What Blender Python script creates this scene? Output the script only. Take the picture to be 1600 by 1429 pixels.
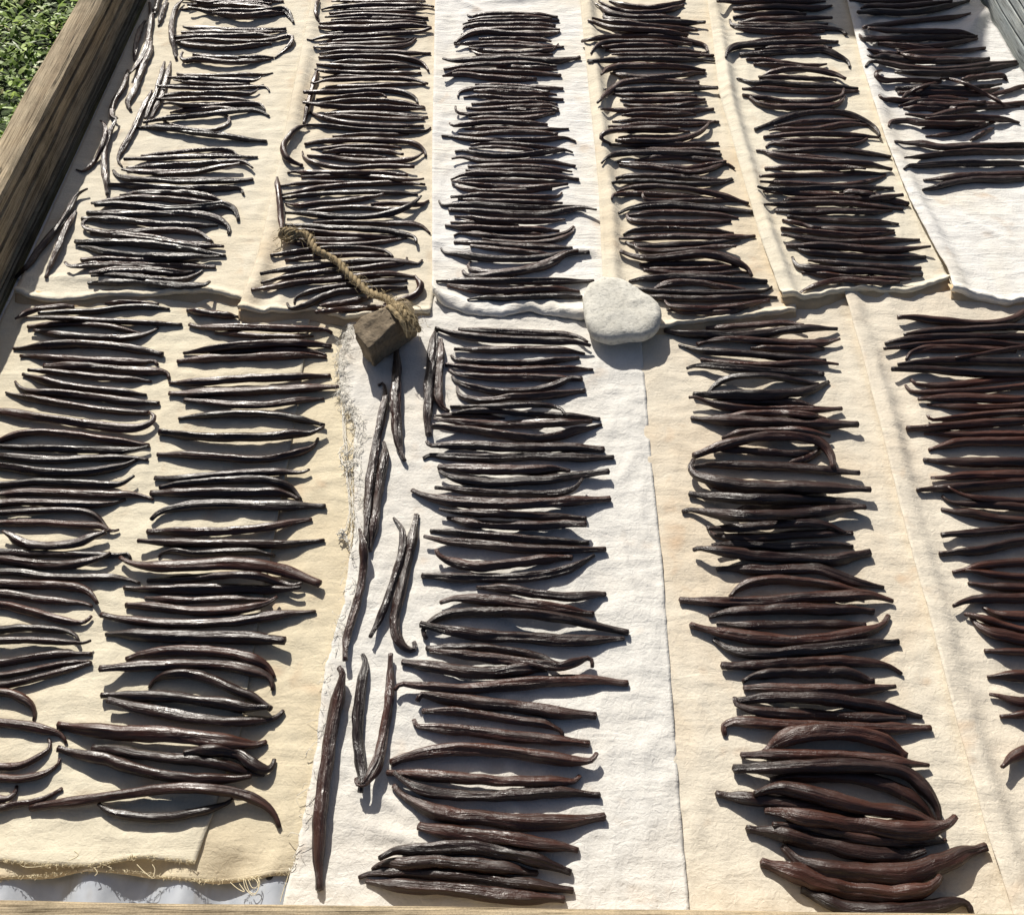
import bpy, bmesh, math, random
import numpy as np
from mathutils import Vector, noise as mn
from mathutils.bvhtree import BVHTree

for o in list(bpy.data.objects): bpy.data.objects.remove(o)
SC = bpy.context.scene
COL = SC.collection
random.seed(7); RNG = np.random.default_rng(7)

# ------------------------------------------------------------------ camera
FPX, CX, CY, CAMH = 1550.0, 800.0, 714.5, 0.88      # focal length in photo pixels, principal point, metres above the cloths
PITCH = math.atan(1939.5 / FPX)
cam = bpy.data.cameras.new('camera'); camo = bpy.data.objects.new('camera', cam); COL.objects.link(camo)
cam.sensor_width = 36.0; cam.lens = FPX / 1600.0 * 36.0; cam.clip_start = 0.02; cam.clip_end = 400
camo.location = (0, 0, CAMH); camo.rotation_euler = (math.pi / 2 - PITCH, 0, 0)
SC.camera = camo

# ------------------------------------------------------------------ light
SUNV = (-0.50, 1.40, 1.0); SUN = Vector(SUNV).normalized()        # direction towards the sun
w = bpy.data.worlds.new('World'); SC.world = w; w.use_nodes = True
nt = w.node_tree; nt.nodes.clear()
sky = nt.nodes.new('ShaderNodeTexSky'); sky.sky_type = 'NISHITA'; sky.sun_disc = False
sky.sun_elevation = math.asin(SUN.z); sky.sun_rotation = math.atan2(SUN.x, SUN.y)
sky.air_density = 0.7; sky.dust_density = 2.5; sky.ozone_density = 0.3
bg = nt.nodes.new('ShaderNodeBackground'); bg.inputs[1].default_value = 0.05
wo = nt.nodes.new('ShaderNodeOutputWorld')
nt.links.new(sky.outputs[0], bg.inputs[0]); nt.links.new(bg.outputs[0], wo.inputs[0])
sl = bpy.data.lights.new('sun', 'SUN'); sl.energy = 4.6; sl.angle = math.radians(0.55); sl.color = (1.0, 0.955, 0.87)
so = bpy.data.objects.new('sun', sl); COL.objects.link(so); so.location = (-1, 3, 3)
so.rotation_euler = SUN.to_track_quat('Z', 'Y').to_euler()
vs = SC.view_settings; vs.view_transform = 'Standard'; vs.look = 'None'; vs.gamma = 1; vs.use_curve_mapping = False
vs.exposure = 0.32

# ------------------------------------------------------------------ helpers
cF = np.array([0, math.cos(PITCH), -math.sin(PITCH)]); cU = np.array([0, math.sin(PITCH), math.cos(PITCH)])
def at(u, v, z=0.0):
    """point at height z that the photograph shows at pixel (u, v)"""
    d = np.array([(u - CX) / FPX, 0, 0]) - cU * (v - CY) / FPX + cF
    t = (z - CAMH) / d[2]
    return np.array([0, 0, CAMH]) + t * d
def depth(P): return float((np.asarray(P) - np.array([0, 0, CAMH])) @ cF)
def sm(x): x = np.clip(x, 0, 1); return x * x * (3 - 2 * x)
def tag(o, label=None, cat=None, group=None, kind=None):
    if label: o['label'] = label
    if cat: o['category'] = cat
    if group: o['group'] = group
    if kind: o['kind'] = kind
    return o
def link(name, me, mat=None, parent=None, smooth=True):
    o = bpy.data.objects.new(name, me); COL.objects.link(o)
    if mat: me.materials.append(mat)
    if parent: o.parent = parent
    if smooth: me.polygons.foreach_set('use_smooth', [True] * len(me.polygons))
    return o
def mesh(name, verts, faces):
    me = bpy.data.meshes.new(name); me.from_pydata([tuple(map(float, v)) for v in verts], [], faces); me.update(); return me
def empty(name, loc=(0, 0, 0)):
    o = bpy.data.objects.new(name, None); COL.objects.link(o); o.location = loc; o.empty_display_size = 0.02; return o
def catmull(P, n):
    """n points along a smooth curve through P, evenly spaced by length"""
    P = np.asarray(P, float)
    Q = np.vstack([2 * P[0] - P[1], P, 2 * P[-1] - P[-2]])
    out = []
    for i in range(1, len(Q) - 2):
        p0, p1, p2, p3 = Q[i - 1:i + 3]
        for t in np.linspace(0, 1, 14, endpoint=False):
            out.append(0.5 * (2 * p1 + (p2 - p0) * t + (2 * p0 - 5 * p1 + 4 * p2 - p3) * t * t + (3 * p1 - p0 - 3 * p2 + p3) * t ** 3))
    out.append(P[-1]); out = np.array(out)
    return resample(out, n)
def resample(C, n):
    C = np.asarray(C, float); s = np.concatenate([[0], np.cumsum(np.linalg.norm(np.diff(C, axis=0), axis=1))])
    q = np.linspace(0, s[-1], n)
    return np.stack([np.interp(q, s, C[:, k]) for k in range(C.shape[1])], 1)
def tube(path, rad, m=6, cap=True):
    """verts and faces of a tube round a path; rad is a number or one per point"""
    P = np.asarray(path, float); n = len(P); rad = np.broadcast_to(rad, n)
    T = np.gradient(P, axis=0); T /= np.linalg.norm(T, axis=1)[:, None] + 1e-12
    N = np.zeros_like(P); ref = np.array([0, 0, 1.0])
    if abs(T[0] @ ref) > 0.95: ref = np.array([1.0, 0, 0])
    for i in range(n):
        a = ref - (ref @ T[i]) * T[i]; a /= np.linalg.norm(a) + 1e-12; N[i] = a; ref = a
    B = np.cross(T, N); th = np.linspace(0, 2 * math.pi, m, endpoint=False)
    V = (P[:, None] + rad[:, None, None] * (np.cos(th)[None, :, None] * N[:, None] + np.sin(th)[None, :, None] * B[:, None])).reshape(-1, 3)
    F = [(i * m + j, i * m + (j + 1) % m, (i + 1) * m + (j + 1) % m, (i + 1) * m + j) for i in range(n - 1) for j in range(m)]
    if cap: F += [tuple(range(m - 1, -1, -1)), tuple((n - 1) * m + j for j in range(m))]
    return V, F
class Bag:
    def __init__(s): s.v = []; s.f = []; s.n = 0
    def add(s, V, F):
        s.f += [tuple(i + s.n for i in q) for q in F]; s.v.append(np.asarray(V, float)); s.n += len(V)
    def mesh(s, name): return mesh(name, np.vstack(s.v), s.f)

# ------------------------------------------------------------------ materials
def newmat(name):
    m = bpy.data.materials.new(name); m.use_nodes = True
    t = m.node_tree; b = t.nodes['Principled BSDF']; return m, t, b
def N(t, kind, **kw):
    n = t.nodes.new('ShaderNode' + kind)
    for k, v in kw.items():
        if hasattr(n, k): setattr(n, k, v)
        else: n.inputs[k.replace('_', ' ')].default_value = v
    return n
def ramp(t, src, stops):
    r = t.nodes.new('ShaderNodeValToRGB'); e = r.color_ramp.elements
    while len(e) < len(stops): e.new(0.5)
    for x, (p, c) in zip(e, stops): x.position = p; x.color = (*c, 1) if len(c) == 3 else c
    t.links.new(src, r.inputs[0]); return r
def mixc(t, fac, a, b, mode='MIX'):
    m = t.nodes.new('ShaderNodeMix'); m.data_type = 'RGBA'; m.blend_type = mode
    for s, v in ((0, fac), (6, a), (7, b)):
        if hasattr(v, 'is_output'): t.links.new(v, m.inputs[s])
        else: m.inputs[s].default_value = (*v, 1) if isinstance(v, tuple) and len(v) == 3 else v
    return m.outputs[2]
def mapped(t, coord, scale):
    m = t.nodes.new('ShaderNodeMapping'); m.inputs['Scale'].default_value = scale
    t.links.new(coord, m.inputs[0]); return m.outputs[0]
def noise_tex(t, vec, scale, detail=3, rough=0.55, dist=0.0):
    n = t.nodes.new('ShaderNodeTexNoise'); n.inputs['Scale'].default_value = scale; n.inputs['Detail'].default_value = detail
    n.inputs['Roughness'].default_value = rough; n.inputs['Distortion'].default_value = dist
    if vec: t.links.new(vec, n.inputs['Vector'])
    return n
def bump(t, height, strength, distance, prev=None):
    b = t.nodes.new('ShaderNodeBump'); b.inputs['Strength'].default_value = strength; b.inputs['Distance'].default_value = distance
    t.links.new(height, b.inputs['Height'])
    if prev: t.links.new(prev, b.inputs['Normal'])
    return b.outputs[0]

def cloth_mat(name, base, stain, amount, crinkle=1.0, seed=0.0, pulled=0.35):
    m, t, b = newmat(name)
    co = t.nodes.new('ShaderNodeTexCoord'); mp = t.nodes.new('ShaderNodeMapping'); mp.inputs['Location'].default_value = (seed, seed * 1.7, seed * .3)
    t.links.new(co.outputs['Object'], mp.inputs[0]); v = mp.outputs[0]
    big = noise_tex(t, v, 5.5, 4, 0.6, 0.6); st = ramp(t, big.outputs[0], [(0.45, (0, 0, 0)), (0.75, (amount,) * 3)])
    c1 = mixc(t, st.outputs[0], base, stain)
    sp = noise_tex(t, v, 26, 2, 0.5, 0.3); spr = ramp(t, sp.outputs[0], [(0.63, (0, 0, 0)), (0.80, (amount * .9,) * 3)])
    c2 = mixc(t, spr.outputs[0], c1, (0.60, 0.42, 0.27))
    fine = noise_tex(t, v, 420, 3, 0.6); fr = ramp(t, fine.outputs[0], [(0.3, (0.90, 0.90, 0.89)), (0.7, (1, 1, 1))])
    c3 = mixc(t, 1.0, c2, fr.outputs[0], 'MULTIPLY')
    t.links.new(c3, b.inputs['Base Color']); b.inputs['Roughness'].default_value = 0.95
    b.inputs['Specular IOR Level'].default_value = 0.15
    b.inputs['Sheen Weight'].default_value = 0.12
    # crinkled cotton: creases at three sizes, then the weave
    n1 = noise_tex(t, mapped(t, v, (1.0, 1.35, 1.0)), 26, 4, 0.55, 0.35); n1.noise_type = 'RIDGED_MULTIFRACTAL'; n1.inputs['Lacunarity'].default_value = 2.3; n1.inputs['Gain'].default_value = 1.2
    n2 = noise_tex(t, v, 170, 3, 0.6, 0.8); n3 = noise_tex(t, v, 1500, 2, 0.5)
    n4 = noise_tex(t, mapped(t, v, (16, 75, 1)), 1.0, 5, 0.6, 0.9)       # fine pulled creases running across the strip
    k = bump(t, n4.outputs[0], pulled, 0.0030); k = bump(t, n1.outputs[0], 0.30 * crinkle, 0.0016, k); k = bump(t, n2.outputs[0], 0.65 * crinkle, 0.0013, k); k = bump(t, n3.outputs[0], 0.45, 0.0002, k)
    t.links.new(k, b.inputs['Normal'])
    return m

def bean_mat(name, dark, brown, wr, rough):
    m, t, b = newmat(name)
    uv = t.nodes.new('ShaderNodeUVMap'); uv.uv_map = 'UVMap'
    oi = t.nodes.new('ShaderNodeObjectInfo')
    off = t.nodes.new('ShaderNodeVectorMath'); off.operation = 'MULTIPLY_ADD'
    t.links.new(oi.outputs['Random'], off.inputs[0]); off.inputs[1].default_value = (17, 31, 0); t.links.new(uv.outputs[0], off.inputs[2])
    v = off.outputs[0]
    g = noise_tex(t, mapped(t, v, (14, 150, 1)), 1.0, 4, 0.6, 0.3)
    pat = noise_tex(t, mapped(t, v, (35, 60, 1)), 1.0, 3, 0.6, 0.4)
    c = ramp(t, g.outputs[0], [(0.3, dark), (0.72, brown)])
    rnd = ramp(t, oi.outputs['Random'], [(0.0, (0.45, 0.46, 0.50)), (0.5, (1.0, 0.95, 0.92)), (1.0, (1.75, 1.45, 1.30))])
    c2 = mixc(t, 1.0, c.outputs[0], rnd.outputs[0], 'MULTIPLY')
    t.links.new(c2, b.inputs['Base Color'])
    rr = ramp(t, pat.outputs[0], [(0.3, (rough - .09,) * 3), (0.75, (rough + .20,) * 3)])
    t.links.new(rr.outputs[0], b.inputs['Roughness'])
    b.inputs['Specular IOR Level'].default_value = 0.5 + 0.35 * wr
    wrk = noise_tex(t, mapped(t, v, (15, 250, 1)), 1.0, 4, 0.62, 0.5); lump = noise_tex(t, mapped(t, v, (90, 170, 1)), 1.0, 3, 0.6, 0.8)
    pit = noise_tex(t, mapped(t, v, (900, 900, 1)), 1.0, 2, 0.5)
    k = bump(t, wrk.outputs[0], 0.45 + 0.5 * wr, 0.0016 + 0.0022 * wr); k = bump(t, lump.outputs[0], 0.2 + 0.6 * wr, 0.0015, k); k = bump(t, pit.outputs[0], 0.3, 0.00025, k)
    t.links.new(k, b.inputs['Normal'])
    return m

def wood_mat(name, light, dark, axis=(95, 2.6, 95), crack=0.5):
    """weathered timber; axis gives the noise scale per direction, the small one runs along the grain"""
    m, t, b = newmat(name)
    co = t.nodes.new('ShaderNodeTexCoord'); v = co.outputs['Object']
    st = lambda across, along: tuple(across if a > 20 else along for a in axis)
    g = noise_tex(t, mapped(t, v, st(70, 3.0)), 1.0, 6, 0.7, 0.5); f = noise_tex(t, mapped(t, v, st(520, 16)), 1.0, 4, 0.7, 0.6)
    p = noise_tex(t, v, 14, 5, 0.65); gr = noise_tex(t, v, 700, 3, 0.6)
    c = ramp(t, g.outputs[0], [(0.30, dark), (0.47, tuple(.6 * a + .4 * d for a, d in zip(light, dark))), (0.70, light)])
    fr = ramp(t, f.outputs[0], [(0.34, (0.38, 0.36, 0.33)), (0.50, (0.92, 0.92, 0.92)), (0.70, (1.12, 1.12, 1.12))])
    c2 = mixc(t, 1.0, c.outputs[0], fr.outputs[0], 'MULTIPLY')
    pr = ramp(t, p.outputs[0], [(0.32, (0.62, 0.62, 0.60)), (0.5, (1, 1, 1)), (0.68, (1.12, 1.10, 1.05))]); c3 = mixc(t, 1.0, c2, pr.outputs[0], 'MULTIPLY')
    gg = ramp(t, gr.outputs[0], [(0.3, (0.72, 0.72, 0.72)), (0.6, (1.05, 1.05, 1.05))]); c3 = mixc(t, 1.0, c3, gg.outputs[0], 'MULTIPLY')
    ck = noise_tex(t, mapped(t, v, st(60, 1.3)), 1.0, 2, 0.5, 0.15)
    cr = ramp(t, ck.outputs[0], [(0.490, (1, 1, 1)), (0.5, (1 - crack,) * 3), (0.510, (1, 1, 1))]); c4 = mixc(t, 1.0, c3, cr.outputs[0], 'MULTIPLY')
    t.links.new(c4, b.inputs['Base Color']); b.inputs['Roughness'].default_value = 0.88; b.inputs['Specular IOR Level'].default_value = 0.15
    k = bump(t, g.outputs[0], 0.35, 0.0012); k = bump(t, f.outputs[0], 0.6, 0.0007, k); k = bump(t, cr.outputs[0], 0.5, 0.0015, k); k = bump(t, gr.outputs[0], 0.3, 0.0003, k)
    t.links.new(k, b.inputs['Normal'])
    return m

def stone_mat(name, a, c, scale, bumpy):
    m, t, b = newmat(name)
    co = t.nodes.new('ShaderNodeTexCoord'); v = co.outputs['Object']
    n1 = noise_tex(t, v, scale, 6, 0.65, 0.4); n2 = noise_tex(t, v, scale * 9, 4, 0.65)
    r = ramp(t, n1.outputs[0], [(0.3, a), (0.7, c)]); s = ramp(t, n2.outputs[0], [(0.28, (0.55, 0.55, 0.55)), (0.5, (1, 1, 1))])
    t.links.new(mixc(t, 0.8, r.outputs[0], s.outputs[0], 'MULTIPLY'), b.inputs['Base Color'])
    b.inputs['Roughness'].default_value = 0.92; b.inputs['Specular IOR Level'].default_value = 0.15
    k = bump(t, n1.outputs[0], 0.7 * bumpy, 0.004); k = bump(t, n2.outputs[0], 0.8 * bumpy, 0.0014, k)
    t.links.new(k, b.inputs['Normal']); return m

def plain(name, col, rough=0.8, spec=0.3, metal=0.0):
    m, t, b = newmat(name)
    co = t.nodes.new('ShaderNodeTexCoord'); n = noise_tex(t, co.outputs['Object'], 160, 3)
    r = ramp(t, n.outputs[0], [(0.3, tuple(x * .8 for x in col)), (0.7, tuple(min(1, x * 1.15) for x in col))])
    t.links.new(r.outputs[0], b.inputs['Base Color']); b.inputs['Roughness'].default_value = rough
    b.inputs['Specular IOR Level'].default_value = spec; b.inputs['Metallic'].default_value = metal
    return m

# ------------------------------------------------------------------ ground
GZ = -0.74
m, t, b = newmat('turf_soil')
co = t.nodes.new('ShaderNodeTexCoord'); n1 = noise_tex(t, co.outputs['Object'], 2.2, 5); n2 = noise_tex(t, co.outputs['Object'], 60, 3)
r = ramp(t, n1.outputs[0], [(0.3, (0.030, 0.055, 0.012)), (0.7, (0.055, 0.095, 0.022))]); r2 = ramp(t, n2.outputs[0], [(0.3, (0.45, 0.45, 0.45)), (0.7, (1.1, 1.1, 1.1))])
t.links.new(mixc(t, 1.0, r.outputs[0], r2.outputs[0], 'MULTIPLY'), b.inputs['Base Color']); b.inputs['Roughness'].default_value = 0.95
t.links.new(bump(t, n2.outputs[0], 1.0, 0.02), b.inputs['Normal'])
S = 150
gv = [(-S, -S, GZ), (S, -S, GZ), (S, S, GZ), (-S, S, GZ)]
tag(link('ground', mesh('ground', gv, [(0, 1, 2, 3)]), m, smooth=False), 'green turf ground stretching away around the drying table', kind='structure')

m, t, b = newmat('grass_leaf')
at_ = t.nodes.new('ShaderNodeAttribute'); at_.attribute_name = 'tint'
r = ramp(t, at_.outputs['Fac'], [(0.0, (0.085, 0.15, 0.012)), (0.55, (0.22, 0.35, 0.035)), (0.9, (0.36, 0.48, 0.08)), (1.0, (0.26, 0.24, 0.10))])
t.links.new(r.outputs[0], b.inputs['Base Color']); b.inputs['Roughness'].default_value = 0.5; b.inputs['Specular IOR Level'].default_value = 0.28
b.inputs['Transmission Weight'].default_value = 0.0
def grass():
    rg = np.random.default_rng(3); NB = 36000
    x = rg.uniform(-3.4, -0.8, NB); y = rg.uniform(0.9, 4.6, NB)
    ang = rg.uniform(0, 2 * math.pi, NB); tilt = rg.uniform(0.15, 1.15, NB); L = rg.uniform(0.018, 0.052, NB); W = rg.uniform(0.005, 0.015, NB)
    z0 = GZ + rg.uniform(0.0, 0.035, NB)
    d = np.stack([np.cos(ang), np.sin(ang), np.zeros(NB)], 1); s = np.stack([-np.sin(ang), np.cos(ang), np.zeros(NB)], 1)
    s[:, 2] += rg.uniform(-.5, .5, NB)
    P = np.stack([x, y, z0], 1); V = []
    for f, wf in ((0, .5), (.35, 1.0), (.7, .8), (1.0, .08)):
        up = np.sin(tilt * (1 - .45 * f)) * f; fw = np.cos(tilt * (1 - .45 * f)) * f
        c = P + d * (L * fw)[:, None] + np.array([0, 0, 1.0]) * (L * up)[:, None]
        V += [c - s * (W * wf)[:, None] * .5, c + s * (W * wf)[:, None] * .5]
    V = np.stack(V, 1).reshape(-1, 3)
    F = []
    for i in range(NB):
        o = i * 8; F += [(o, o + 1, o + 3, o + 2), (o + 2, o + 3, o + 5, o + 4), (o + 4, o + 5, o + 7, o + 6)]
    me = mesh('grass', V, F); a = me.attributes.new('tint', 'FLOAT', 'POINT')
    a.data.foreach_set('value', np.repeat(np.where(rg.random(NB) < .04, 1.0, rg.uniform(0, .92, NB)), 8)); return me
tag(link('grass', grass(), m, smooth=False), 'bright green short grass beside the wooden rail', 'grass', kind='stuff')

# ------------------------------------------------------------------ the drying table
WOOD_L = wood_mat('weathered_timber', (0.60, 0.495, 0.345), (0.24, 0.175, 0.11), crack=0.75)
WOOD_R = wood_mat('blue_grey_timber', (0.56, 0.59, 0.58), (0.26, 0.30, 0.31), crack=0.75)
WOOD_F = wood_mat('worn_front_timber', (0.50, 0.41, 0.28), (0.24, 0.18, 0.115), axis=(2.6, 95, 95), crack=0.6)
table = tag(empty('drying_table', (0, 0.2, GZ)), 'wood framed outdoor drying table with corrugated metal top', 'table')
TO = Vector((0, 0.2, GZ))
def put(name, V, F, mat, parent=table, off=TO, smooth=True, kind=None):
    V = np.asarray(V, float) - np.array(off)
    o = link(name, mesh(name, V, F), mat, parent, smooth)
    if kind: o['kind'] = kind
    return o
def extrude(profile, pts, jitter, closed=True, seed=0):
    """sweep a profile (x, z) along y positions with small unevenness"""
    V = []; k = len(profile)
    for y in pts:
        for (x, z) in profile:
            n = mn.noise(Vector((x * 40 + seed, y * 3.0, z * 40))) * jitter + mn.noise(Vector((x * 90 + seed, y * 14.0, z * 90))) * jitter * .5
            n2 = mn.noise(Vector((x * 40 + seed + 9, y * 2.4, z * 40))) * jitter
            V.append((x + n, y, z + n2))
    F = [(i * k + j, i * k + (j + 1) % k, (i + 1) * k + (j + 1) % k, (i + 1) * k + j) for i in range(len(pts) - 1) for j in range(k)]
    F += [tuple(range(k)), tuple((len(pts) - 1) * k + j for j in range(k - 1, -1, -1))]
    return V, F
def rail_profile(xi, H, tk, grooves, sgn):
    """inner face at xi, height H, thickness tk; sgn -1 = the timber lies to the left of the face"""
    p = [(xi, -0.10)]
    for g in sorted(grooves):
        gw, gd = 0.0019, 0.014
        p += [(xi, g - gw * 1.6), (xi + sgn * gd, g - gw * .3), (xi + sgn * gd, g + gw * .3), (xi, g + gw * 1.6)]
    p += [(xi, H - .008), (xi + sgn * .002, H - .003), (xi + sgn * .007, H), (xi + sgn * tk * .35, H + .001), (xi + sgn * tk * .7, H + .0005), (xi + sgn * (tk - .008), H - .001), (xi + sgn * (tk - .002), H - .006), (xi + sgn * tk, H - .014), (xi + sgn * tk, -0.10)]
    return p
V, F = extrude(rail_profile(-0.660, 0.092, 0.046, [0.010, 0.019, 0.048, 0.073], -1), np.linspace(0.10, 2.25, 260), 0.0022)
put('side_rail', V, [f[::-1] for f in F], WOOD_L, smooth=False)['label'] = 'weathered brown left rail with long cracks'
V, F = extrude(rail_profile(0.848, 0.11, 0.046, [0.018, 0.043, 0.060, 0.088], 1), np.linspace(0.10, 2.25, 200), 0.003, seed=5)
put('side_rail', V, F, WOOD_R, smooth=False)['label'] = 'blue grey weathered right rail with dark cracks'
# front rail: its far top edge shows as a sloping line at the bottom of the photo
fa, fb = at(-500, 1396, .045), at(2300, 1437, .045)
def cross_rail(pa, pb, H, tk, toward):
    n = 160; V = []; prof = [(0, -.10), (0, H - .006), (.0015, H - .002), (.006, H), (tk * .3, H + .001), (tk * .6, H), (tk - .006, H), (tk, H - .006), (tk, -.10)]
    for i in range(n):
        p = pa + (pb - pa) * i / (n - 1)
        for j, (d, z) in enumerate(prof):
            q = mn.noise(Vector((p[0] * 6, d * 70 + 3, z * 50))) * .0016
            V.append((p[0], p[1] + toward * d + q, z + q * .7))
    k = len(prof); F = [(i * k + j, i * k + (j + 1) % k, (i + 1) * k + (j + 1) % k, (i + 1) * k + j) for i in range(n - 1) for j in range(k)]
    F += [tuple(range(k)), tuple((n - 1) * k + j for j in range(k - 1, -1, -1))]
    return V, F
fa[0], fb[0] = -0.70, 0.88
V, F = cross_rail(fa, fb, .045, .045, -1); put('front_rail', V, F, WOOD_F)
V, F = cross_rail(np.array([-.66, 2.20, 0]), np.array([.838, 2.20, 0]), .06, .045, 1); put('back_rail', V, [f[::-1] for f in F], WOOD_L)
for (x, y) in ((-.68, .18), (.86, .18), (-.68, 2.22), (.86, 2.22)):
    a = .035; V = [(x + sx * a, y + sy * a, z) for z in (GZ, -.1005) for sx, sy in ((-1, -1), (1, -1), (1, 1), (-1, 1))]
    put('leg', V, [(3, 2, 1, 0), (4, 5, 6, 7), (0, 1, 5, 4), (1, 2, 6, 5), (2, 3, 7, 6), (3, 0, 4, 7)], WOOD_L, smooth=False)
# corrugated sheet
m, t, b = newmat('galvanised_sheet')
co = t.nodes.new('ShaderNodeTexCoord'); n1 = noise_tex(t, co.outputs['Object'], 55, 4, .6, .5); n2 = noise_tex(t, mapped(t, co.outputs['Object'], (1, .25, 1)), 22, 4, .6, .6)
r = ramp(t, n1.outputs[0], [(0.3, (0.55, 0.59, 0.65)), (0.7, (0.68, 0.72, 0.78))]); r2 = ramp(t, n2.outputs[0], [(0.58, (0, 0, 0)), (0.75, (.55,) * 3)])
t.links.new(mixc(t, r2.outputs[0], r.outputs[0], (0.30, 0.24, 0.17)), b.inputs['Base Color'])
b.inputs['Metallic'].default_value = 0.35; rr = ramp(t, n1.outputs[0], [(0.3, (.27,) * 3), (0.7, (.36,) * 3)]); t.links.new(rr.outputs[0], b.inputs['Roughness'])
t.links.new(bump(t, n1.outputs[0], .04, .0006), b.inputs['Normal'])
x0 = at(138, 1390)[0]; PITCHC = at(279, 1390)[0] - x0
xs = np.arange(-0.658, 0.846, PITCHC / 16); ys = np.linspace(0.196, 2.195, 24); V = []; F = []
for y in ys:
    for x in xs: V.append((x, y, -0.0095 + 0.0070 * math.cos(2 * math.pi * (x - x0) / PITCHC)))
k = len(xs); F = [(i * k + j, i * k + j + 1, (i + 1) * k + j + 1, (i + 1) * k + j) for i in range(len(ys) - 1) for j in range(k - 1)]
sheet = put('metal_sheet', V, F, m)
h = at(421, 1368, -.003); V, F = tube([h + [0, 0, -.001], h + [0, 0, .0022]], [.0036, .0033], 12); put('screw_hole_disc', V, F, plain('dark_hole', (.03, .028, .025), .6), smooth=False)  # raised dark disc standing in for the dark of a screw hole

# unseen board added beyond the far right corner, outlined to cast the shade there
def unshade(u, v, Y):
    s = at(u, v, .012); k = (Y - s[1]) / SUNV[1]; return s + k * np.array(SUNV)
pts = [unshade(u, v, 2.55) for u, v in ((1200, -60), (1199, 34), (1250, 44), (1335, 58), (1420, 80), (1490, 90), (1538, 93), (1548, -60))]
P = [(q[0], q[2]) for q in pts]; P = [(P[0][0], GZ)] + P + [(P[-1][0], GZ)]
n = len(P); V = [(x, 2.55, z) for x, z in P] + [(x, 2.585, z) for x, z in P]
F = [tuple(range(n)), tuple(range(2 * n - 1, n - 1, -1))] + [(i, n + i, n + (i + 1) % n, (i + 1) % n) for i in range(n)]
o = link('shade_board', mesh('shade_board', V, F), WOOD_L, smooth=False)
tag(o, 'unseen board added past the far right corner to shade the table', 'board')

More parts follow.
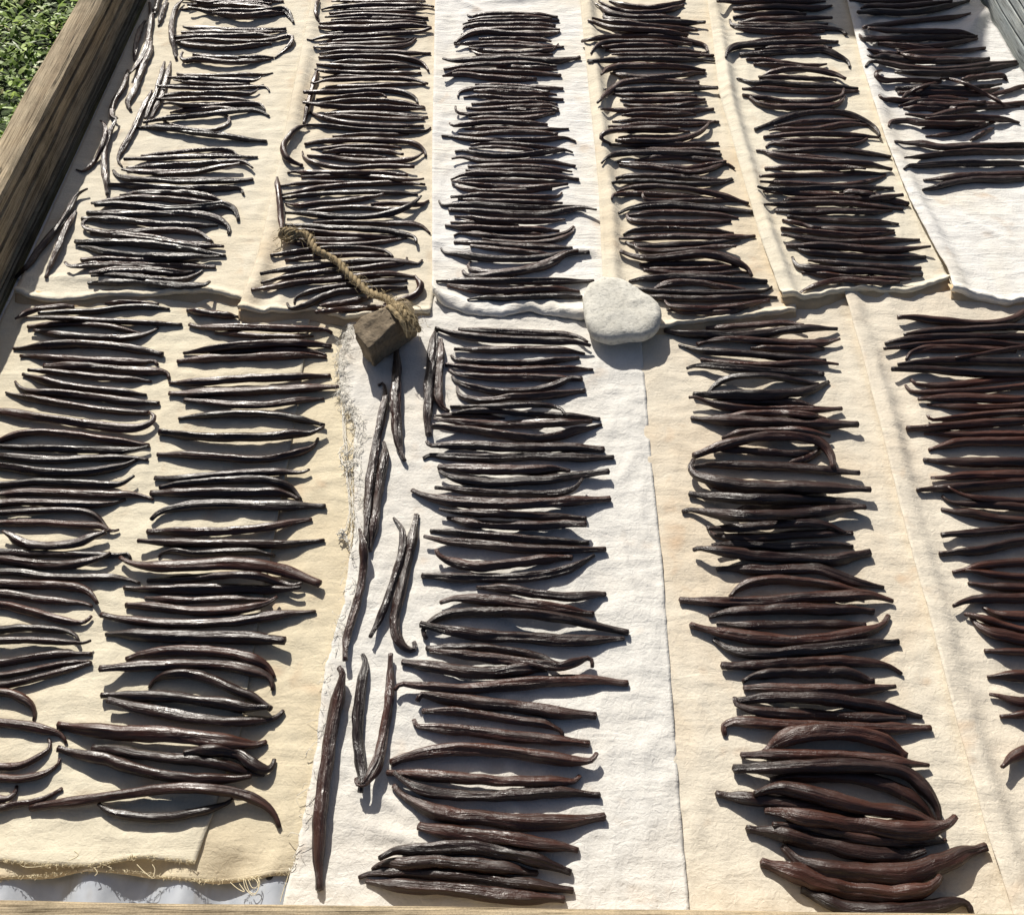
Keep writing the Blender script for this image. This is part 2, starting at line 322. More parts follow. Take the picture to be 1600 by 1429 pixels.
# ------------------------------------------------------------------ cloths
def shared(x, y):
    """slow unevenness that all cloths follow (they lie on the same sheet)"""
    return 0.0011 * mn.noise(Vector((x * 9, y * 9, 0.5))) + 0.0005 * mn.noise(Vector((x * 24, y * 24, 3.1)))
BVH_V, BVH_F = [], []
def smooth_line(C, k=5):
    C = C.copy()
    for _ in range(k): C[1:-1] = (C[:-2] + 2 * C[1:-1] + C[2:]) / 4
    return C
def make_cloth(label, L, R, F, mat, base, lift=0.0025, ridge=None, hem=None, creases=(), seed=0, parent_fold=None, nb_step=0.0042, right_down=0.0012, wr=0.0011, frag=0.0, sag=False):
    Lw = np.array([at(*p, base)[:2] for p in L]); Rw = np.array([at(*p, base)[:2] for p in R])
    length = np.linalg.norm(np.diff(Lw, axis=0), axis=1).sum(); width = np.linalg.norm(Rw - Lw[np.minimum(np.arange(len(Rw)), len(Lw) - 1)], axis=1).mean()
    nb = int(length / nb_step); na = max(20, int(width / nb_step))
    Lc, Rc = smooth_line(resample(Lw, nb + 1), 6), smooth_line(resample(Rw, nb + 1), 6)
    a = np.linspace(0, 1, na + 1); b_ = np.linspace(0, 1, nb + 1)
    G = Lc[:, None] * (1 - a)[None, :, None] + Rc[:, None] * a[None, :, None]
    if F:
        Fw = smooth_line(resample(np.array([at(*p, base)[:2] for p in F]), na + 1), 2)
        wgt = sm((b_ - 0.62) / 0.38)[:, None, None]
        G = G + (Fw - (Lc[-1][None] * (1 - a)[:, None] + Rc[-1][None] * a[:, None]))[None] * wgt
    wid = np.linalg.norm(Rc - Lc, axis=1)
    Z = np.zeros((nb + 1, na + 1))
    for i in range(nb + 1):
        df = (1 - b_[i]) * length
        for j in range(na + 1):
            x, y = G[i, j]; dl = a[j] * wid[i]; dr = (1 - a[j]) * wid[i]
            z = base + shared(x, y)
            # long creases and pulled folds of this cloth
            q = mn.noise(Vector((x * 34 + seed * 5, y * 12 + seed, seed))) ; q2 = mn.noise(Vector((x * 15 + seed, y * 46, seed * 3.3)))
            q3 = mn.noise(Vector((x * 80 + seed * 3, y * 60, seed + .7)))
            z += wr * (max(0, 1 - abs(q) * 3.2) * .55 + max(0, 1 - abs(q2) * 3.0) * .6 + .35 * q3)
            z += lift * (1 - sm(dl / .026)) - right_down * (1 - sm(dr / .03))
            if ridge:
                for (rh, rp, rw_) in ridge:
                    nn = .65 + .6 * mn.noise(Vector((y * 6, seed, rp * 30))); off = .004 * mn.noise(Vector((y * 5, seed + 4, 1)))
                    z += rh * nn * math.exp(-((dl - rp - off) / rw_) ** 2)
            for (cu, cv, du, dv, ch, cw) in creases:
                px, py = cu, cv; tx, ty = du - cu, dv - cv; LL = tx * tx + ty * ty
                tt = ((x - px) * tx + (y - py) * ty) / LL
                if -.15 < tt < 1.15:
                    dd = abs((x - px) * ty - (y - py) * tx) / math.sqrt(LL)
                    z += ch * math.exp(-(dd / cw) ** 2) * max(0, 1 - abs(tt - .5) * 1.6)
            if hem and df < .08:
                A, d0, wdt, tip = hem
                nn = .62 + .75 * mn.noise(Vector((x * 14, seed, 2.2))) + .3 * mn.noise(Vector((x * 40, seed, 5.2)))
                nn += .35 * mn.noise(Vector((x * 95, df * 60, seed + 2))); nn = max(.15, nn); d0j = d0 * (1 + .5 * mn.noise(Vector((x * 11, seed + 8, 0))))
                z += A * nn * math.exp(-((df - d0j) / wdt) ** 2)
                z -= (base - tip - A * nn * .25) * (1 - sm(df / (d0 * .8)))
            if sag: z -= .0062 * (1 - math.cos(2 * math.pi * (x - x0) / PITCHC)) * (1 - sm(df / .035)) * (.75 + .5 * mn.noise(Vector((x * 12, 3, seed))))
            Z[i, j] = z
    if hem:    # the hem wanders and tucks back underneath
        for j in range(na + 1):
            x, y = G[nb, j]; wv = .0035 * mn.noise(Vector((x * 26, seed, 7))) + .0018 * mn.noise(Vector((x * 70, seed, 9)))
            for i in range(max(0, nb - 8), nb + 1): G[i, j, 1] += wv * sm((i - nb + 8) / 8)
            G[nb, j, 1] += .004
    if frag:   # torn, uneven left edge
        for i in range(nb + 1):
            y = G[i, 0, 1]; wv = frag * (mn.noise(Vector((y * 40, seed, 1))) + .8 * mn.noise(Vector((y * 130, seed, 2))))
            for j in range(0, 7): G[i, j, 0] += wv * (1 - j / 7)
    k = na + 1
    V = np.concatenate([G, Z[:, :, None]], 2).reshape(-1, 3)
    Fc = [(i * k + j, (i + 1) * k + j, (i + 1) * k + j + 1, i * k + j + 1) for i in range(nb) for j in range(na)]
    o0 = sum(len(v) for v in BVH_V); BVH_V.append(V); BVH_F.extend([tuple(q + o0 for q in f) for f in Fc])
    o = link('cotton_cloth', mesh('cotton_cloth', V, Fc), mat)
    md = o.modifiers.new('thickness', 'SOLIDIFY'); md.thickness = 0.0011; md.offset = -1.0
    tag(o, label, 'cloth', 'cotton cloths spread over the drying table')
    if parent_fold:   # the lower layer of the doubled cloth that shows under the hem
        mat2, drop, outw = parent_fold; n2 = na + 1; V2 = []
        for r_, (dy, fz) in enumerate(((.020, .55), (.012, .62), (.005, .6), (0.0, .45), (-.004, .25), (-.0055, .02))):
            for j in range(n2):
                x, y = G[nb - 1, j]; s_ = .5 + .9 * mn.noise(Vector((x * 17, seed + 3, 4)))
                push = outw * min(1.0, max(0.0, s_)) ; zt = Z[nb - 1, j]
                V2.append((x, y + dy - push, max(.0022 + shared(x, y), zt * fz + .001 - .0006 * r_)))
        F2 = [(i * n2 + j, (i + 1) * n2 + j, (i + 1) * n2 + j + 1, i * n2 + j + 1) for i in range(5) for j in range(n2 - 1)]
        f = link('folded_hem', mesh('folded_hem', V2, F2), mat2, o); mm = f.modifiers.new('thickness', 'SOLIDIFY'); mm.thickness = .0009; mm.offset = -1
    return o
CREAM = cloth_mat('cream_cotton', (0.80, 0.735, 0.60), (0.74, 0.62, 0.43), 0.55, 0.9, 1.0)
CREAM2 = cloth_mat('warm_cream_cotton', (0.785, 0.71, 0.57), (0.70, 0.56, 0.38), 0.65, 0.9, 4.0)
TAN = cloth_mat('yellowed_cotton', (0.75, 0.66, 0.485), (0.67, 0.54, 0.36), 0.65, 0.8, 7.0)
TANA = cloth_mat('pale_yellowed_cotton', (0.78, 0.71, 0.555), (0.70, 0.58, 0.41), 0.65, 0.85, 9.0)
WHITE = cloth_mat('white_cotton', (0.79, 0.765, 0.715), (0.74, 0.655, 0.54), 0.45, 1.15, 11.0)
WHITE2 = cloth_mat('pale_cream_cotton', (0.75, 0.68, 0.565), (0.68, 0.56, 0.42), 0.7, 1.0, 14.0)
CREAM3 = cloth_mat('dull_cream_cotton', (0.755, 0.685, 0.565), (0.68, 0.545, 0.385), 0.85, 1.0, 16.0)
WHITE3 = cloth_mat('bright_white_cotton', (0.84, 0.82, 0.785), (0.80, 0.71, 0.55), 0.6, 0.9, 18.0, 0.75)
HEM = cloth_mat('tan_hem_cotton', (0.66, 0.50, 0.31), (0.56, 0.40, 0.23), 0.5, 0.6, 21.0)

LX = lambda v, X=-0.652: CX + X * FPX / depth(at(800, v))     # pixel column of a given table x on row v
make_cloth('yellowed cotton cloth with frayed front edge under the left near beans', [(LX(v), v) for v in (400, 700, 1000, 1372)],
           [(590, 400), (580, 600), (565, 800), (540, 1000), (505, 1200), (462, 1364)],
           [(LX(1372), 1372), (0, 1373), (80, 1367), (130, 1361), (200, 1362), (260, 1372), (330, 1377), (400, 1371), (462, 1363)], TAN, 0.0, lift=0, seed=1, wr=.0017, sag=True)
make_cloth('paler cotton cloth laid on top at the left edge beneath two bean rows', [(LX(v), v) for v in (400, 700, 1000, 1345)],
           [(500, 400), (475, 562), (455, 695), (428, 840), (396, 1016), (376, 1144), (331, 1277), (304, 1350)],
           [(LX(1345), 1345), (0, 1345), (60, 1352), (140, 1354), (220, 1340), (304, 1349)], TANA, 0.0022, lift=0, right_down=0, seed=2, wr=.0017)
make_cloth('pale cream cotton cloth under the near row right of the pale stone', [(985, 400), (990, 540), (1008, 740), (1023, 880), (1038, 1080), (1050, 1250), (1066, 1470)],
           [(1345, 400), (1375, 480), (1440, 750), (1500, 950), (1640, 1470)], None, CREAM3, 0.0022, lift=-.0015, right_down=.0012, seed=4, wr=.0016,
           creases=[(*at(1010, 560)[:2], *at(1060, 640)[:2], .002, .006), (*at(1065, 1250)[:2], *at(1110, 1330)[:2], .003, .006), (*at(1300, 470)[:2], *at(1400, 760)[:2], .0025, .008)])
make_cloth('white crinkled cotton cloth with frayed left edge beneath the dark stone', [(560, 400), (548, 500), (529, 560), (531, 615), (541, 633), (554, 655), (553, 706), (555, 822), (547, 873), (535, 953), (516, 1015), (504, 1075), (497, 1144), (490, 1195), (476, 1276), (458, 1354), (440, 1425), (432, 1470)],
           [(1005, 400), (1003, 540), (1020, 740), (1035, 880), (1050, 1080), (1062, 1250), (1082, 1470)], None, WHITE, 0.0036, lift=0.0010, right_down=.0016, seed=3, frag=.0022, wr=.0020,
           creases=[(*at(560, 1290)[:2], *at(690, 1330)[:2], .003, .006), (*at(560, 1220)[:2], *at(640, 1280)[:2], .003, .005), (*at(590, 1380)[:2], *at(700, 1340)[:2], .0025, .006)])
make_cloth('white cotton cloth with a rolled left edge at the near right', [(1300, 400), (1316, 455), (1345, 560), (1373, 670), (1400, 780), (1425, 880), (1445, 950), (1475, 1070), (1510, 1200), (1540, 1310), (1578, 1429), (1590, 1470)],
           [(LX(v, .83), v) for v in (400, 600, 800, 1000, 1200, 1470)], None, WHITE2, 0.0048, lift=0.0065, ridge=[(.007, .016, .010), (.0035, .055, .012)], seed=5, wr=.0016)
make_cloth('cream cotton cloth against the wooden rail, far left', [(LX(v), v) for v in (-70, 0, 160, 300, 400)] + [(26, 452)],
           [(508, -70), (505, 0), (455, 240), (420, 400), (392, 468)], [(24, 464), (70, 476), (150, 470), (260, 465), (330, 463), (392, 476)], CREAM, 0.0065, lift=.003,
           hem=(.008, .007, .0065, .003), seed=6, parent_fold=(HEM, .004, .012), wr=.0015,
           creases=[(*at(60, 440)[:2], *at(300, 450)[:2], .006, .006), (*at(180, 300)[:2], *at(230, 190)[:2], .0015, .006)])
make_cloth('cream cotton cloth under the far row crossed by the rope', [(500, -70), (488, 0), (440, 240), (405, 400), (374, 484)],
           [(706, -70), (704, 0), (703, 240), (700, 400), (688, 478)], [(372, 491), (420, 495), (480, 490), (540, 501), (600, 502), (640, 494), (672, 490)], CREAM2, 0.0075, lift=.004,
           ridge=[(.007, .012, .011), (.005, .05, .011)], hem=(.009, .006, .006, .003), seed=7, parent_fold=(HEM, .004, .011), wr=.0014)
make_cloth('white cotton cloth under the far row left of the pale stone', [(680, -70), (680, 0), (676, 200), (671, 400), (671, 452)],
           [(925, -70), (930, 0), (950, 250), (958, 440), (962, 490)], [(676, 464), (690, 480), (735, 493), (782, 497), (829, 490), (911, 503), (962, 505)], WHITE3, 0.0085, lift=.002,
           hem=(.010, .013, .013, .003), seed=8, wr=.0018, creases=[(*at(710, 5)[:2], *at(760, 30)[:2], .004, .006), (*at(760, 12)[:2], *at(860, 4)[:2], .005, .006), (*at(700, 395)[:2], *at(790, 405)[:2], .007, .008), (*at(880, 400)[:2], *at(935, 402)[:2], .006, .007)])
make_cloth('cream cotton cloth with a ridged left edge behind the pale stone', [(893, -70), (905, 0), (920, 150), (935, 300), (942, 440), (947, 492)],
           [(1150, -70), (1158, 0), (1200, 200), (1228, 350), (1245, 485)], [(947, 508), (1034, 517), (1100, 508), (1160, 501), (1245, 489)], CREAM2, 0.0090, lift=.006,
           ridge=[(.013, .016, .009), (.003, .05, .012)], hem=(.008, .006, .006, .003), seed=9, parent_fold=(HEM, .004, .008), wr=.0015)
make_cloth('cream cotton cloth with tan folded hem, fifth across the far side', [(1090, -70), (1103, 0), (1112, 60), (1122, 150), (1150, 250), (1185, 370), (1221, 466)],
           [(1345, -70), (1360, 0), (1412, 200), (1450, 340), (1488, 425)], [(1221, 471), (1260, 473), (1315, 461), (1367, 458), (1424, 460), (1484, 440)], CREAM, 0.0095, lift=.006,
           ridge=[(.012, .016, .010), (.003, .05, .012)], hem=(.009, .006, .006, .003), seed=10, parent_fold=(HEM, .004, .014), wr=.0015)
make_cloth('white wrinkled cotton cloth in the far right corner', [(1298, -70), (1320, 0), (1345, 110), (1380, 220), (1420, 320), (1455, 385), (1481, 428), (1486, 458)],
           [(LX(v, .842), v) for v in (-70, 0, 100, 200, 330, 470)], [(1486, 462), (1510, 466), (1540, 472), (1570, 477), (1640, 470), (LX(470, .842), 468)], WHITE3, 0.0100, lift=.007,
           ridge=[(.008, .014, .011)], hem=(.009, .006, .006, .003), seed=12, parent_fold=(HEM, .004, .006), wr=.0016,
           creases=[(*at(1500, 70)[:2], *at(1545, 20)[:2], .014, .012), (*at(1480, 340)[:2], *at(1600, 400)[:2], .003, .006)])
CL = BVHTree.FromPolygons([tuple(v) for v in np.vstack(BVH_V)], BVH_F)
def cloth_z(x, y):
    h = CL.ray_cast(Vector((x, y, .3)), Vector((0, 0, -1)))
    return h[0].z if h[0] is not None else -0.004

TRACES = """
@T1 200 0 5.714
480,-5 620,5 800,-5 1000,5 1250,10 1390,15 40
520,0 700,25 900,15 1150,25 1280,35 35
530,45 700,40 900,30 1150,45 1300,75 40
470,85 540,80 620,50 800,45 1000,50 1200,70 1370,95 40
540,75 650,90 750,110 900,100 1100,105 1280,95 1380,85 1440,130 1475,205 52
760,120 900,140 1050,145 1250,125 1390,120 50
490,235 560,250 800,260 1000,270 1250,265 1410,255 35
475,290 600,290 800,290 1000,295 1250,290 1415,280 38
375,335 500,330 700,325 900,325 1150,315 1330,330 45
410,380 500,360 700,355 900,370 1150,370 1330,350 1440,325 1475,350 1420,430 1310,520 38
400,360 520,400 700,420 900,430 1100,410 1280,390 50
580,490 700,510 850,520 1000,520 1200,510 1300,515 45
490,465 468,510 510,545 590,530 750,545 900,555 1100,545 1270,530 45
490,0 430,70 395,180 385,290 400,400 430,525 58
350,0 310,100 270,235 50
@T1 0 0 4
935,20 945,100 935,200 920,290 870,390 810,460 42
945,260 940,320 890,430 840,560 800,640 820,690 50
910,130 880,180 850,270 840,380 40
800,440 770,540 710,640 700,720 735,740 42
1000,-40 985,20 965,90 34
@T1 180 100 5.714
495,-20 460,120 420,270 360,400 320,490 58
440,-20 410,100 365,250 310,380 265,490 55
325,240 250,380 190,520 110,680 40,800 25,860 60,915 60
550,85 650,100 900,100 1150,95 1320,95 1410,80 30
470,122 600,125 750,130 900,140 1100,150 1250,150 1305,115 40
520,140 620,160 800,175 1000,185 1200,180 40
375,200 480,205 650,215 850,220 1050,215 1250,205 1340,205 1375,245 38
430,280 600,265 850,262 1100,265 1220,265 1275,225 40
365,310 500,315 700,312 900,310 1100,320 1240,340 45
430,355 500,350 600,370 800,375 1000,360 1200,355 1300,365 1340,415 40
490,435 600,420 800,400 950,395 1100,400 38
430,510 550,555 700,585 870,590 980,550 1020,500 980,455 880,445 30
250,525 400,495 600,475 800,455 1000,430 1200,410 1310,430 1375,465 45
195,570 350,570 550,585 800,620 1000,645 1200,675 1350,690 58
@T1 80 180 4
560,255 700,240 900,220 1050,215 1130,225 1180,265 30
455,275 650,270 850,262 1050,258 1290,262 33
470,335 600,325 800,310 1000,300 1150,290 1220,300 1260,330 34
440,340 550,355 700,360 900,355 1050,325 1180,300 40
390,345 430,385 550,400 750,410 950,410 1150,408 1260,400 40
355,435 500,440 700,455 900,460 1100,455 1180,460 1200,495 40
430,500 550,485 750,485 900,490 1020,520 1100,555 38
250,550 400,530 550,515 750,525 900,545 1000,550 1080,550 40
270,560 400,555 550,570 750,585 950,575 1080,560 1150,600 1170,660 46
225,610 400,620 600,615 800,610 950,625 1060,660 1110,700 1110,740 48
190,650 300,650 450,660 650,680 850,690 1040,690 42
220,655 195,690 260,720 400,740 600,725 800,720 930,740 1000,790 40
250,735 450,750 650,775 850,810 1080,820 46
150,790 300,795 500,800 700,820 900,850 1090,880 46
u 185,905 350,895 550,905 800,910 920,900 40
170,820 230,830 350,860 550,880 750,885 950,885 1050,880 45
85,920 120,945 250,935 450,935 650,940 850,940 1025,950 44
240,985 400,970 600,970 800,985 900,975 44
250,1000 400,1000 600,1020 800,1030 900,1000 945,970 40
230,1050 400,1045 600,1050 800,1065 950,1060 990,1040 42
405,10 400,40 360,120 330,250 335,380 350,500 48
310,35 340,90 310,210 260,300 200,350 155,340 34
@T1 0 240 4.464
610,245 540,290 480,400 400,520 280,660 200,770 110,865 56
530,400 460,520 400,660 340,800 320,860 56
@T2 420 0 5.714
u 430,620 400,760 350,950 310,1110 50
600,-10 900,-5 1200,-8 1390,-8 30
560,15 700,12 900,15 1100,10 1400,12 28
470,90 540,70 700,60 900,45 1150,45 1400,50 1475,65 38
610,100 750,85 950,80 1150,80 1300,75 1470,80 32
540,120 700,115 900,110 1150,105 1310,115 38
500,155 650,145 850,135 1100,140 1300,155 1420,165 42
560,180 750,170 950,165 1200,170 1400,190 38
450,210 650,205 850,200 1050,205 1250,200 1410,205 40
445,245 550,250 750,250 1000,240 1250,230 1450,245 50
520,300 700,295 900,275 1100,270 1250,275 35
340,350 380,360 500,330 700,325 900,315 1150,300 1350,285 1450,250 40
520,370 700,360 900,355 1150,350 1250,350 30
450,395 700,395 950,385 1200,375 1300,340 35
400,425 600,425 850,430 1100,425 1250,395 1315,345 48
450,480 600,465 850,465 1100,470 1300,480 1445,480 42
445,515 650,510 850,505 1100,505 1250,530 1380,575 1425,640 46
550,565 700,545 900,550 1100,560 1250,580 32
425,575 600,590 800,600 1000,595 1200,590 1350,610 42
600,630 800,620 1000,620 1200,635 28
410,620 500,640 700,650 900,655 1150,655 1360,655 40
480,690 700,680 900,690 1100,680 30
375,735 420,745 500,720 700,710 900,700 1100,700 1300,715 1420,750 48
510,780 700,770 900,770 1100,755 1280,750 1400,760 38
310,825 500,825 700,820 900,810 1100,810 1220,835 1310,880 1330,930 48
425,890 600,870 800,850 1000,845 1050,870 38
450,920 650,905 850,895 1050,900 1200,920 1390,960 44
305,915 400,930 550,950 750,960 1000,960 1200,970 1400,965 44
450,0 425,50 420,120 450,200 35
@T2 420 140 5.714
500,215 650,210 850,210 1100,220 1300,240 1420,245 40
480,240 650,235 850,250 1050,260 1250,265 1390,265 40
360,195 420,230 550,270 700,300 900,320 1100,325 1380,325 45
330,315 450,320 650,340 850,360 1100,370 1300,375 1400,370 1445,340 46
570,420 700,410 900,400 1100,400 1250,405 32
320,490 450,465 650,455 850,450 1050,460 1250,470 1350,510 1400,570 1395,600 46
375,530 500,525 700,505 850,500 1050,505 1180,520 35
480,560 650,545 850,545 1050,555 1200,580 44
600,580 750,590 900,595 1050,605 30
345,590 500,600 700,625 900,640 1100,640 1280,620 1380,565 48
300,555 310,600 370,640 500,680 700,705 900,690 1100,685 1300,690 44
165,745 230,735 330,745 500,745 700,740 900,745 1100,755 1240,765 42
290,780 500,775 700,770 900,780 1100,795 1300,805 1385,795 42
110,860 250,840 400,830 600,830 800,835 1000,830 40
115,940 300,905 500,870 700,850 900,840 1100,835 1300,840 1395,850 48
115,970 300,945 500,930 700,920 900,915 1100,925 1250,930 1330,940 45
350,315 260,345 180,420 130,500 140,580 200,640 300,680 52
@T2 380 300 5
265,-117 275,0 290,130 300,290 42
330,90 450,105 600,85 800,70 1000,40 1100,15 42
u 1000,95 1200,90 1380,100 1450,65 40
500,145 700,130 900,120 1100,130 1250,120 40
330,160 500,170 700,190 900,195 1100,175 1250,130 1350,70 1390,30 45
550,240 700,235 900,240 1100,245 1300,245 1400,270 1460,325 40
330,260 500,265 700,280 900,285 1100,300 1250,325 1340,355 1355,400 48
330,290 500,310 700,330 900,345 1100,355 1200,350 45
380,375 550,370 700,375 900,375 1050,370 40
340,390 450,405 600,410 800,415 1000,400 1150,380 1280,360 38
215,495 400,470 600,445 800,435 1000,445 1120,465 1170,510 42
330,535 500,515 700,500 900,490 1100,495 1170,515 42
135,640 300,610 500,585 700,565 900,540 1050,535 1250,545 1380,560 1400,530 45
140,710 300,670 500,640 700,615 900,600 1100,575 1250,560 1280,515 45
65,765 250,740 450,705 700,685 900,660 1100,640 1250,650 1350,665 50
400,870 420,820 550,770 750,735 900,715 1100,700 1280,690 42
345,870 380,910 480,890 600,830 750,780 900,770 1100,755 1280,745 55
1345,655 1385,730 1350,800 1230,850 1100,880 55
600,890 750,870 900,840 1000,820 50
570,940 750,920 950,905 1130,890 48
@T3 670 0 5.714
345,135 385,150 450,135 600,125 800,125 1000,135 1150,155 40
350,180 500,165 700,155 900,155 1100,165 38
305,220 380,200 550,190 750,185 950,185 1165,190 42
305,265 320,240 450,225 650,220 850,215 1050,220 1130,235 42
290,310 400,275 600,260 850,255 1050,260 1170,265 40
230,390 290,340 380,300 500,285 700,300 900,310 1100,305 1170,285 48
450,350 600,350 800,350 1000,355 1095,370 40
225,400 350,390 550,385 750,385 900,395 1020,405 40
360,415 550,410 750,410 950,415 1205,420 38
360,430 450,450 600,470 800,475 1000,455 1110,440 1155,395 46
380,450 450,490 540,500 700,500 900,495 1105,485 38
125,525 200,545 350,540 550,530 750,520 950,535 1150,545 1350,515 58
135,620 250,600 400,580 600,575 800,565 1000,580 1140,600 46
600,595 800,605 1000,610 1145,625 40
125,680 250,640 400,635 550,645 750,650 950,655 1180,675 48
130,680 300,665 500,690 700,705 960,710 52
415,755 550,765 750,770 950,785 1200,790 42
260,870 280,820 420,785 600,785 800,795 1000,815 1080,820 40
400,810 600,820 800,830 1000,840 1140,845 42
310,870 450,860 650,875 850,885 1050,885 1200,890 45
380,930 550,920 750,915 950,915 1150,930 40
@T3 670 160 5.714
335,50 450,60 600,50 750,40 950,30 1100,30 1160,60 42
700,60 900,65 1050,60 1150,70 35
240,35 240,70 270,100 400,105 600,100 800,100 1000,90 1160,75 42
355,140 500,140 700,140 900,140 1030,115 1130,95 42
185,185 210,210 350,195 550,175 750,180 950,190 1060,200 46
320,240 500,230 700,235 900,240 1100,240 1250,235 38
260,275 400,285 600,270 800,265 1000,270 1150,285 42
115,300 210,305 300,320 450,335 650,340 850,335 1050,330 1220,315 1310,350 48
370,380 500,370 700,370 900,385 1100,410 1210,420 38
360,410 500,400 650,400 800,415 950,425 35
235,440 330,435 450,460 600,475 800,475 1000,450 1200,425 1285,450 48
205,505 300,490 450,520 650,530 850,525 1050,525 1200,550 1310,570 45
350,570 500,565 700,565 900,570 1100,590 1280,620 42
330,605 450,610 600,605 800,600 1000,605 1190,625 42
200,690 300,650 450,635 650,640 850,645 1050,660 1200,670 1340,690 52
260,705 450,695 650,695 850,700 1050,710 1200,720 40
u 210,730 300,770 500,790 750,790 900,785 1100,770 48
205,700 300,720 450,740 650,755 850,760 1050,750 1240,730 48
195,845 300,840 450,825 600,825 800,840 1000,845 1150,840 1190,805 45
260,865 400,870 550,885 700,885 900,890 1195,900 42
@T3 660 310 5.333
140,20 160,55 250,55 450,50 650,65 850,75 1050,80 1250,70 1350,75 45
220,95 400,105 600,120 850,130 1050,125 1200,100 1330,75 1450,95 58
u 235,200 400,200 600,205 800,215 35
270,150 400,160 550,180 700,185 850,190 1050,190 1190,175 45
190,225 300,240 500,245 700,255 900,260 1140,270 48
u 480,265 700,280 900,300 1050,305 40
u 500,340 700,365 900,370 1100,350 1240,290 1265,240 45
265,310 320,290 500,305 700,325 900,330 1060,320 1180,290 1260,235 46
265,365 400,370 600,385 800,400 1000,405 1250,410 45
400,395 600,420 800,440 1000,460 1080,460 45
155,420 190,455 300,465 450,490 650,505 850,505 1050,490 1200,460 1390,450 54
405,525 380,560 420,600 550,620 700,610 900,570 1080,510 1200,450 1300,430 45
335,605 380,640 500,650 650,635 850,600 1050,550 1180,480 1250,455 62
115,690 250,690 450,690 700,690 950,690 1200,690 1430,690 58
210,725 350,750 550,770 750,770 950,760 1150,755 1310,775 56
375,845 450,830 650,830 850,825 1050,815 1200,815 1330,825 48
@T4 890 0 5.333
330,5 400,30 550,60 700,65 850,40 960,5 45
245,10 320,60 420,90 550,110 700,105 850,80 950,45 50
215,30 270,60 350,110 500,140 700,140 920,155 50
290,110 300,150 450,180 650,185 850,185 1000,190 1130,185 56
u 350,250 550,270 800,290 980,300 40
155,170 250,205 350,235 500,245 700,255 900,280 990,290 48
190,150 300,180 450,195 600,215 800,235 1065,255 45
105,345 250,320 450,305 650,305 850,320 1000,345 1120,380 1150,430 1100,440 42
180,450 220,390 320,350 500,345 700,350 850,355 1020,370 42
270,395 400,385 550,375 700,380 900,385 45
300,420 500,425 700,420 900,420 1100,435 38
350,455 550,455 750,455 950,460 1200,465 42
155,510 300,505 500,495 700,490 900,495 1100,500 1210,510 45
265,620 330,575 450,550 650,550 850,555 1000,570 1130,590 56
340,610 500,640 700,645 900,630 1050,610 1130,610 46
230,860 290,800 370,735 450,690 600,670 750,670 900,680 1080,690 46
285,745 400,750 600,745 800,740 1000,735 1235,735 52
360,785 550,800 750,800 950,800 1060,800 45
420,830 600,840 800,835 1000,830 1130,830 45
450,870 600,890 750,890 900,880 1050,860 1140,850 48
260,910 400,920 600,915 800,920 1000,925 1200,910 42
@T4 900 170 5.333
380,55 550,50 750,50 900,45 1000,45 45
300,105 500,95 700,100 900,100 1080,105 1190,110 42
270,145 400,145 550,130 700,130 900,130 1100,120 1160,100 40
u 350,195 550,185 750,185 950,190 38
290,290 220,260 215,220 280,190 450,165 650,160 850,165 44
350,240 500,235 700,235 850,230 40
280,300 400,300 600,300 800,300 1000,295 1190,290 48
330,265 500,265 700,270 850,260 1000,215 1080,160 1110,110 45
420,345 600,340 800,345 1000,340 1200,355 38
215,455 260,405 360,375 550,365 750,365 950,370 1210,385 52
490,430 650,410 850,405 1050,425 1250,440 42
345,445 500,460 700,480 850,495 950,500 1100,470 1250,440 46
360,465 500,480 650,490 850,520 960,530 1100,510 1250,460 1320,500 45
335,580 420,560 600,560 800,565 1000,580 1200,600 1300,580 46
305,615 450,605 650,605 800,620 1000,630 1200,620 1310,590 46
300,755 310,720 400,710 550,710 750,720 950,735 1150,750 45
340,690 450,660 600,650 800,655 1000,680 1200,720 1440,790 50
560,695 560,740 620,770 800,770 1000,765 1200,765 1340,765 38
355,870 450,830 600,805 800,800 1000,815 1200,835 1475,860 58
440,890 600,870 800,865 1000,870 1200,885 1350,910 48
425,870 440,920 560,945 800,950 1000,950 1150,945 1290,935 48
@T4 920 320 5
270,235 330,205 450,190 600,185 800,190 1000,205 1130,225 46
235,265 400,260 600,250 800,250 1000,255 1150,250 1300,245 46
290,290 340,315 500,325 700,310 900,300 1050,290 1180,275 48
350,300 390,345 500,360 650,360 850,345 1000,330 1150,320 48
400,465 550,460 750,455 900,455 1050,465 42
400,480 500,500 700,505 900,500 1050,490 1170,480 45
430,510 600,530 800,540 1000,545 1150,525 1250,530 45
245,365 350,400 500,415 700,400 850,385 1000,400 1130,440 1230,490 1275,560 60
315,600 400,580 550,570 700,560 900,570 1100,585 1390,600 58
510,655 600,620 750,605 900,615 1050,645 1220,665 52
310,645 400,660 550,675 750,685 1000,690 1200,685 1370,670 1430,640 50
395,710 550,725 750,735 1000,735 1200,725 1340,715 1470,725 50
u 610,820 750,835 900,840 1100,835 1250,800 40
590,740 630,790 750,805 900,810 1050,800 1200,785 1410,745 48
@T5 1110 0 5.333
100,-20 400,-15 800,-15 1000,-20 45
60,10 200,15 400,10 600,12 800,15 960,12 45
190,75 350,70 550,60 750,70 900,70 1010,50 52
190,145 300,130 450,120 600,110 800,120 45
230,190 400,165 600,160 800,155 1015,150 45
245,195 400,205 600,210 800,215 980,200 40
160,165 170,200 260,225 450,225 650,230 850,230 1000,240 1100,260 1130,290 46
200,235 350,255 550,265 750,265 950,260 48
250,370 400,345 600,320 750,310 920,315 45
130,480 150,420 230,385 400,370 600,360 800,355 1065,350 52
370,410 550,400 750,395 930,395 1010,400 42
245,455 400,450 600,435 800,425 950,420 1070,470 1150,520 1155,560 50
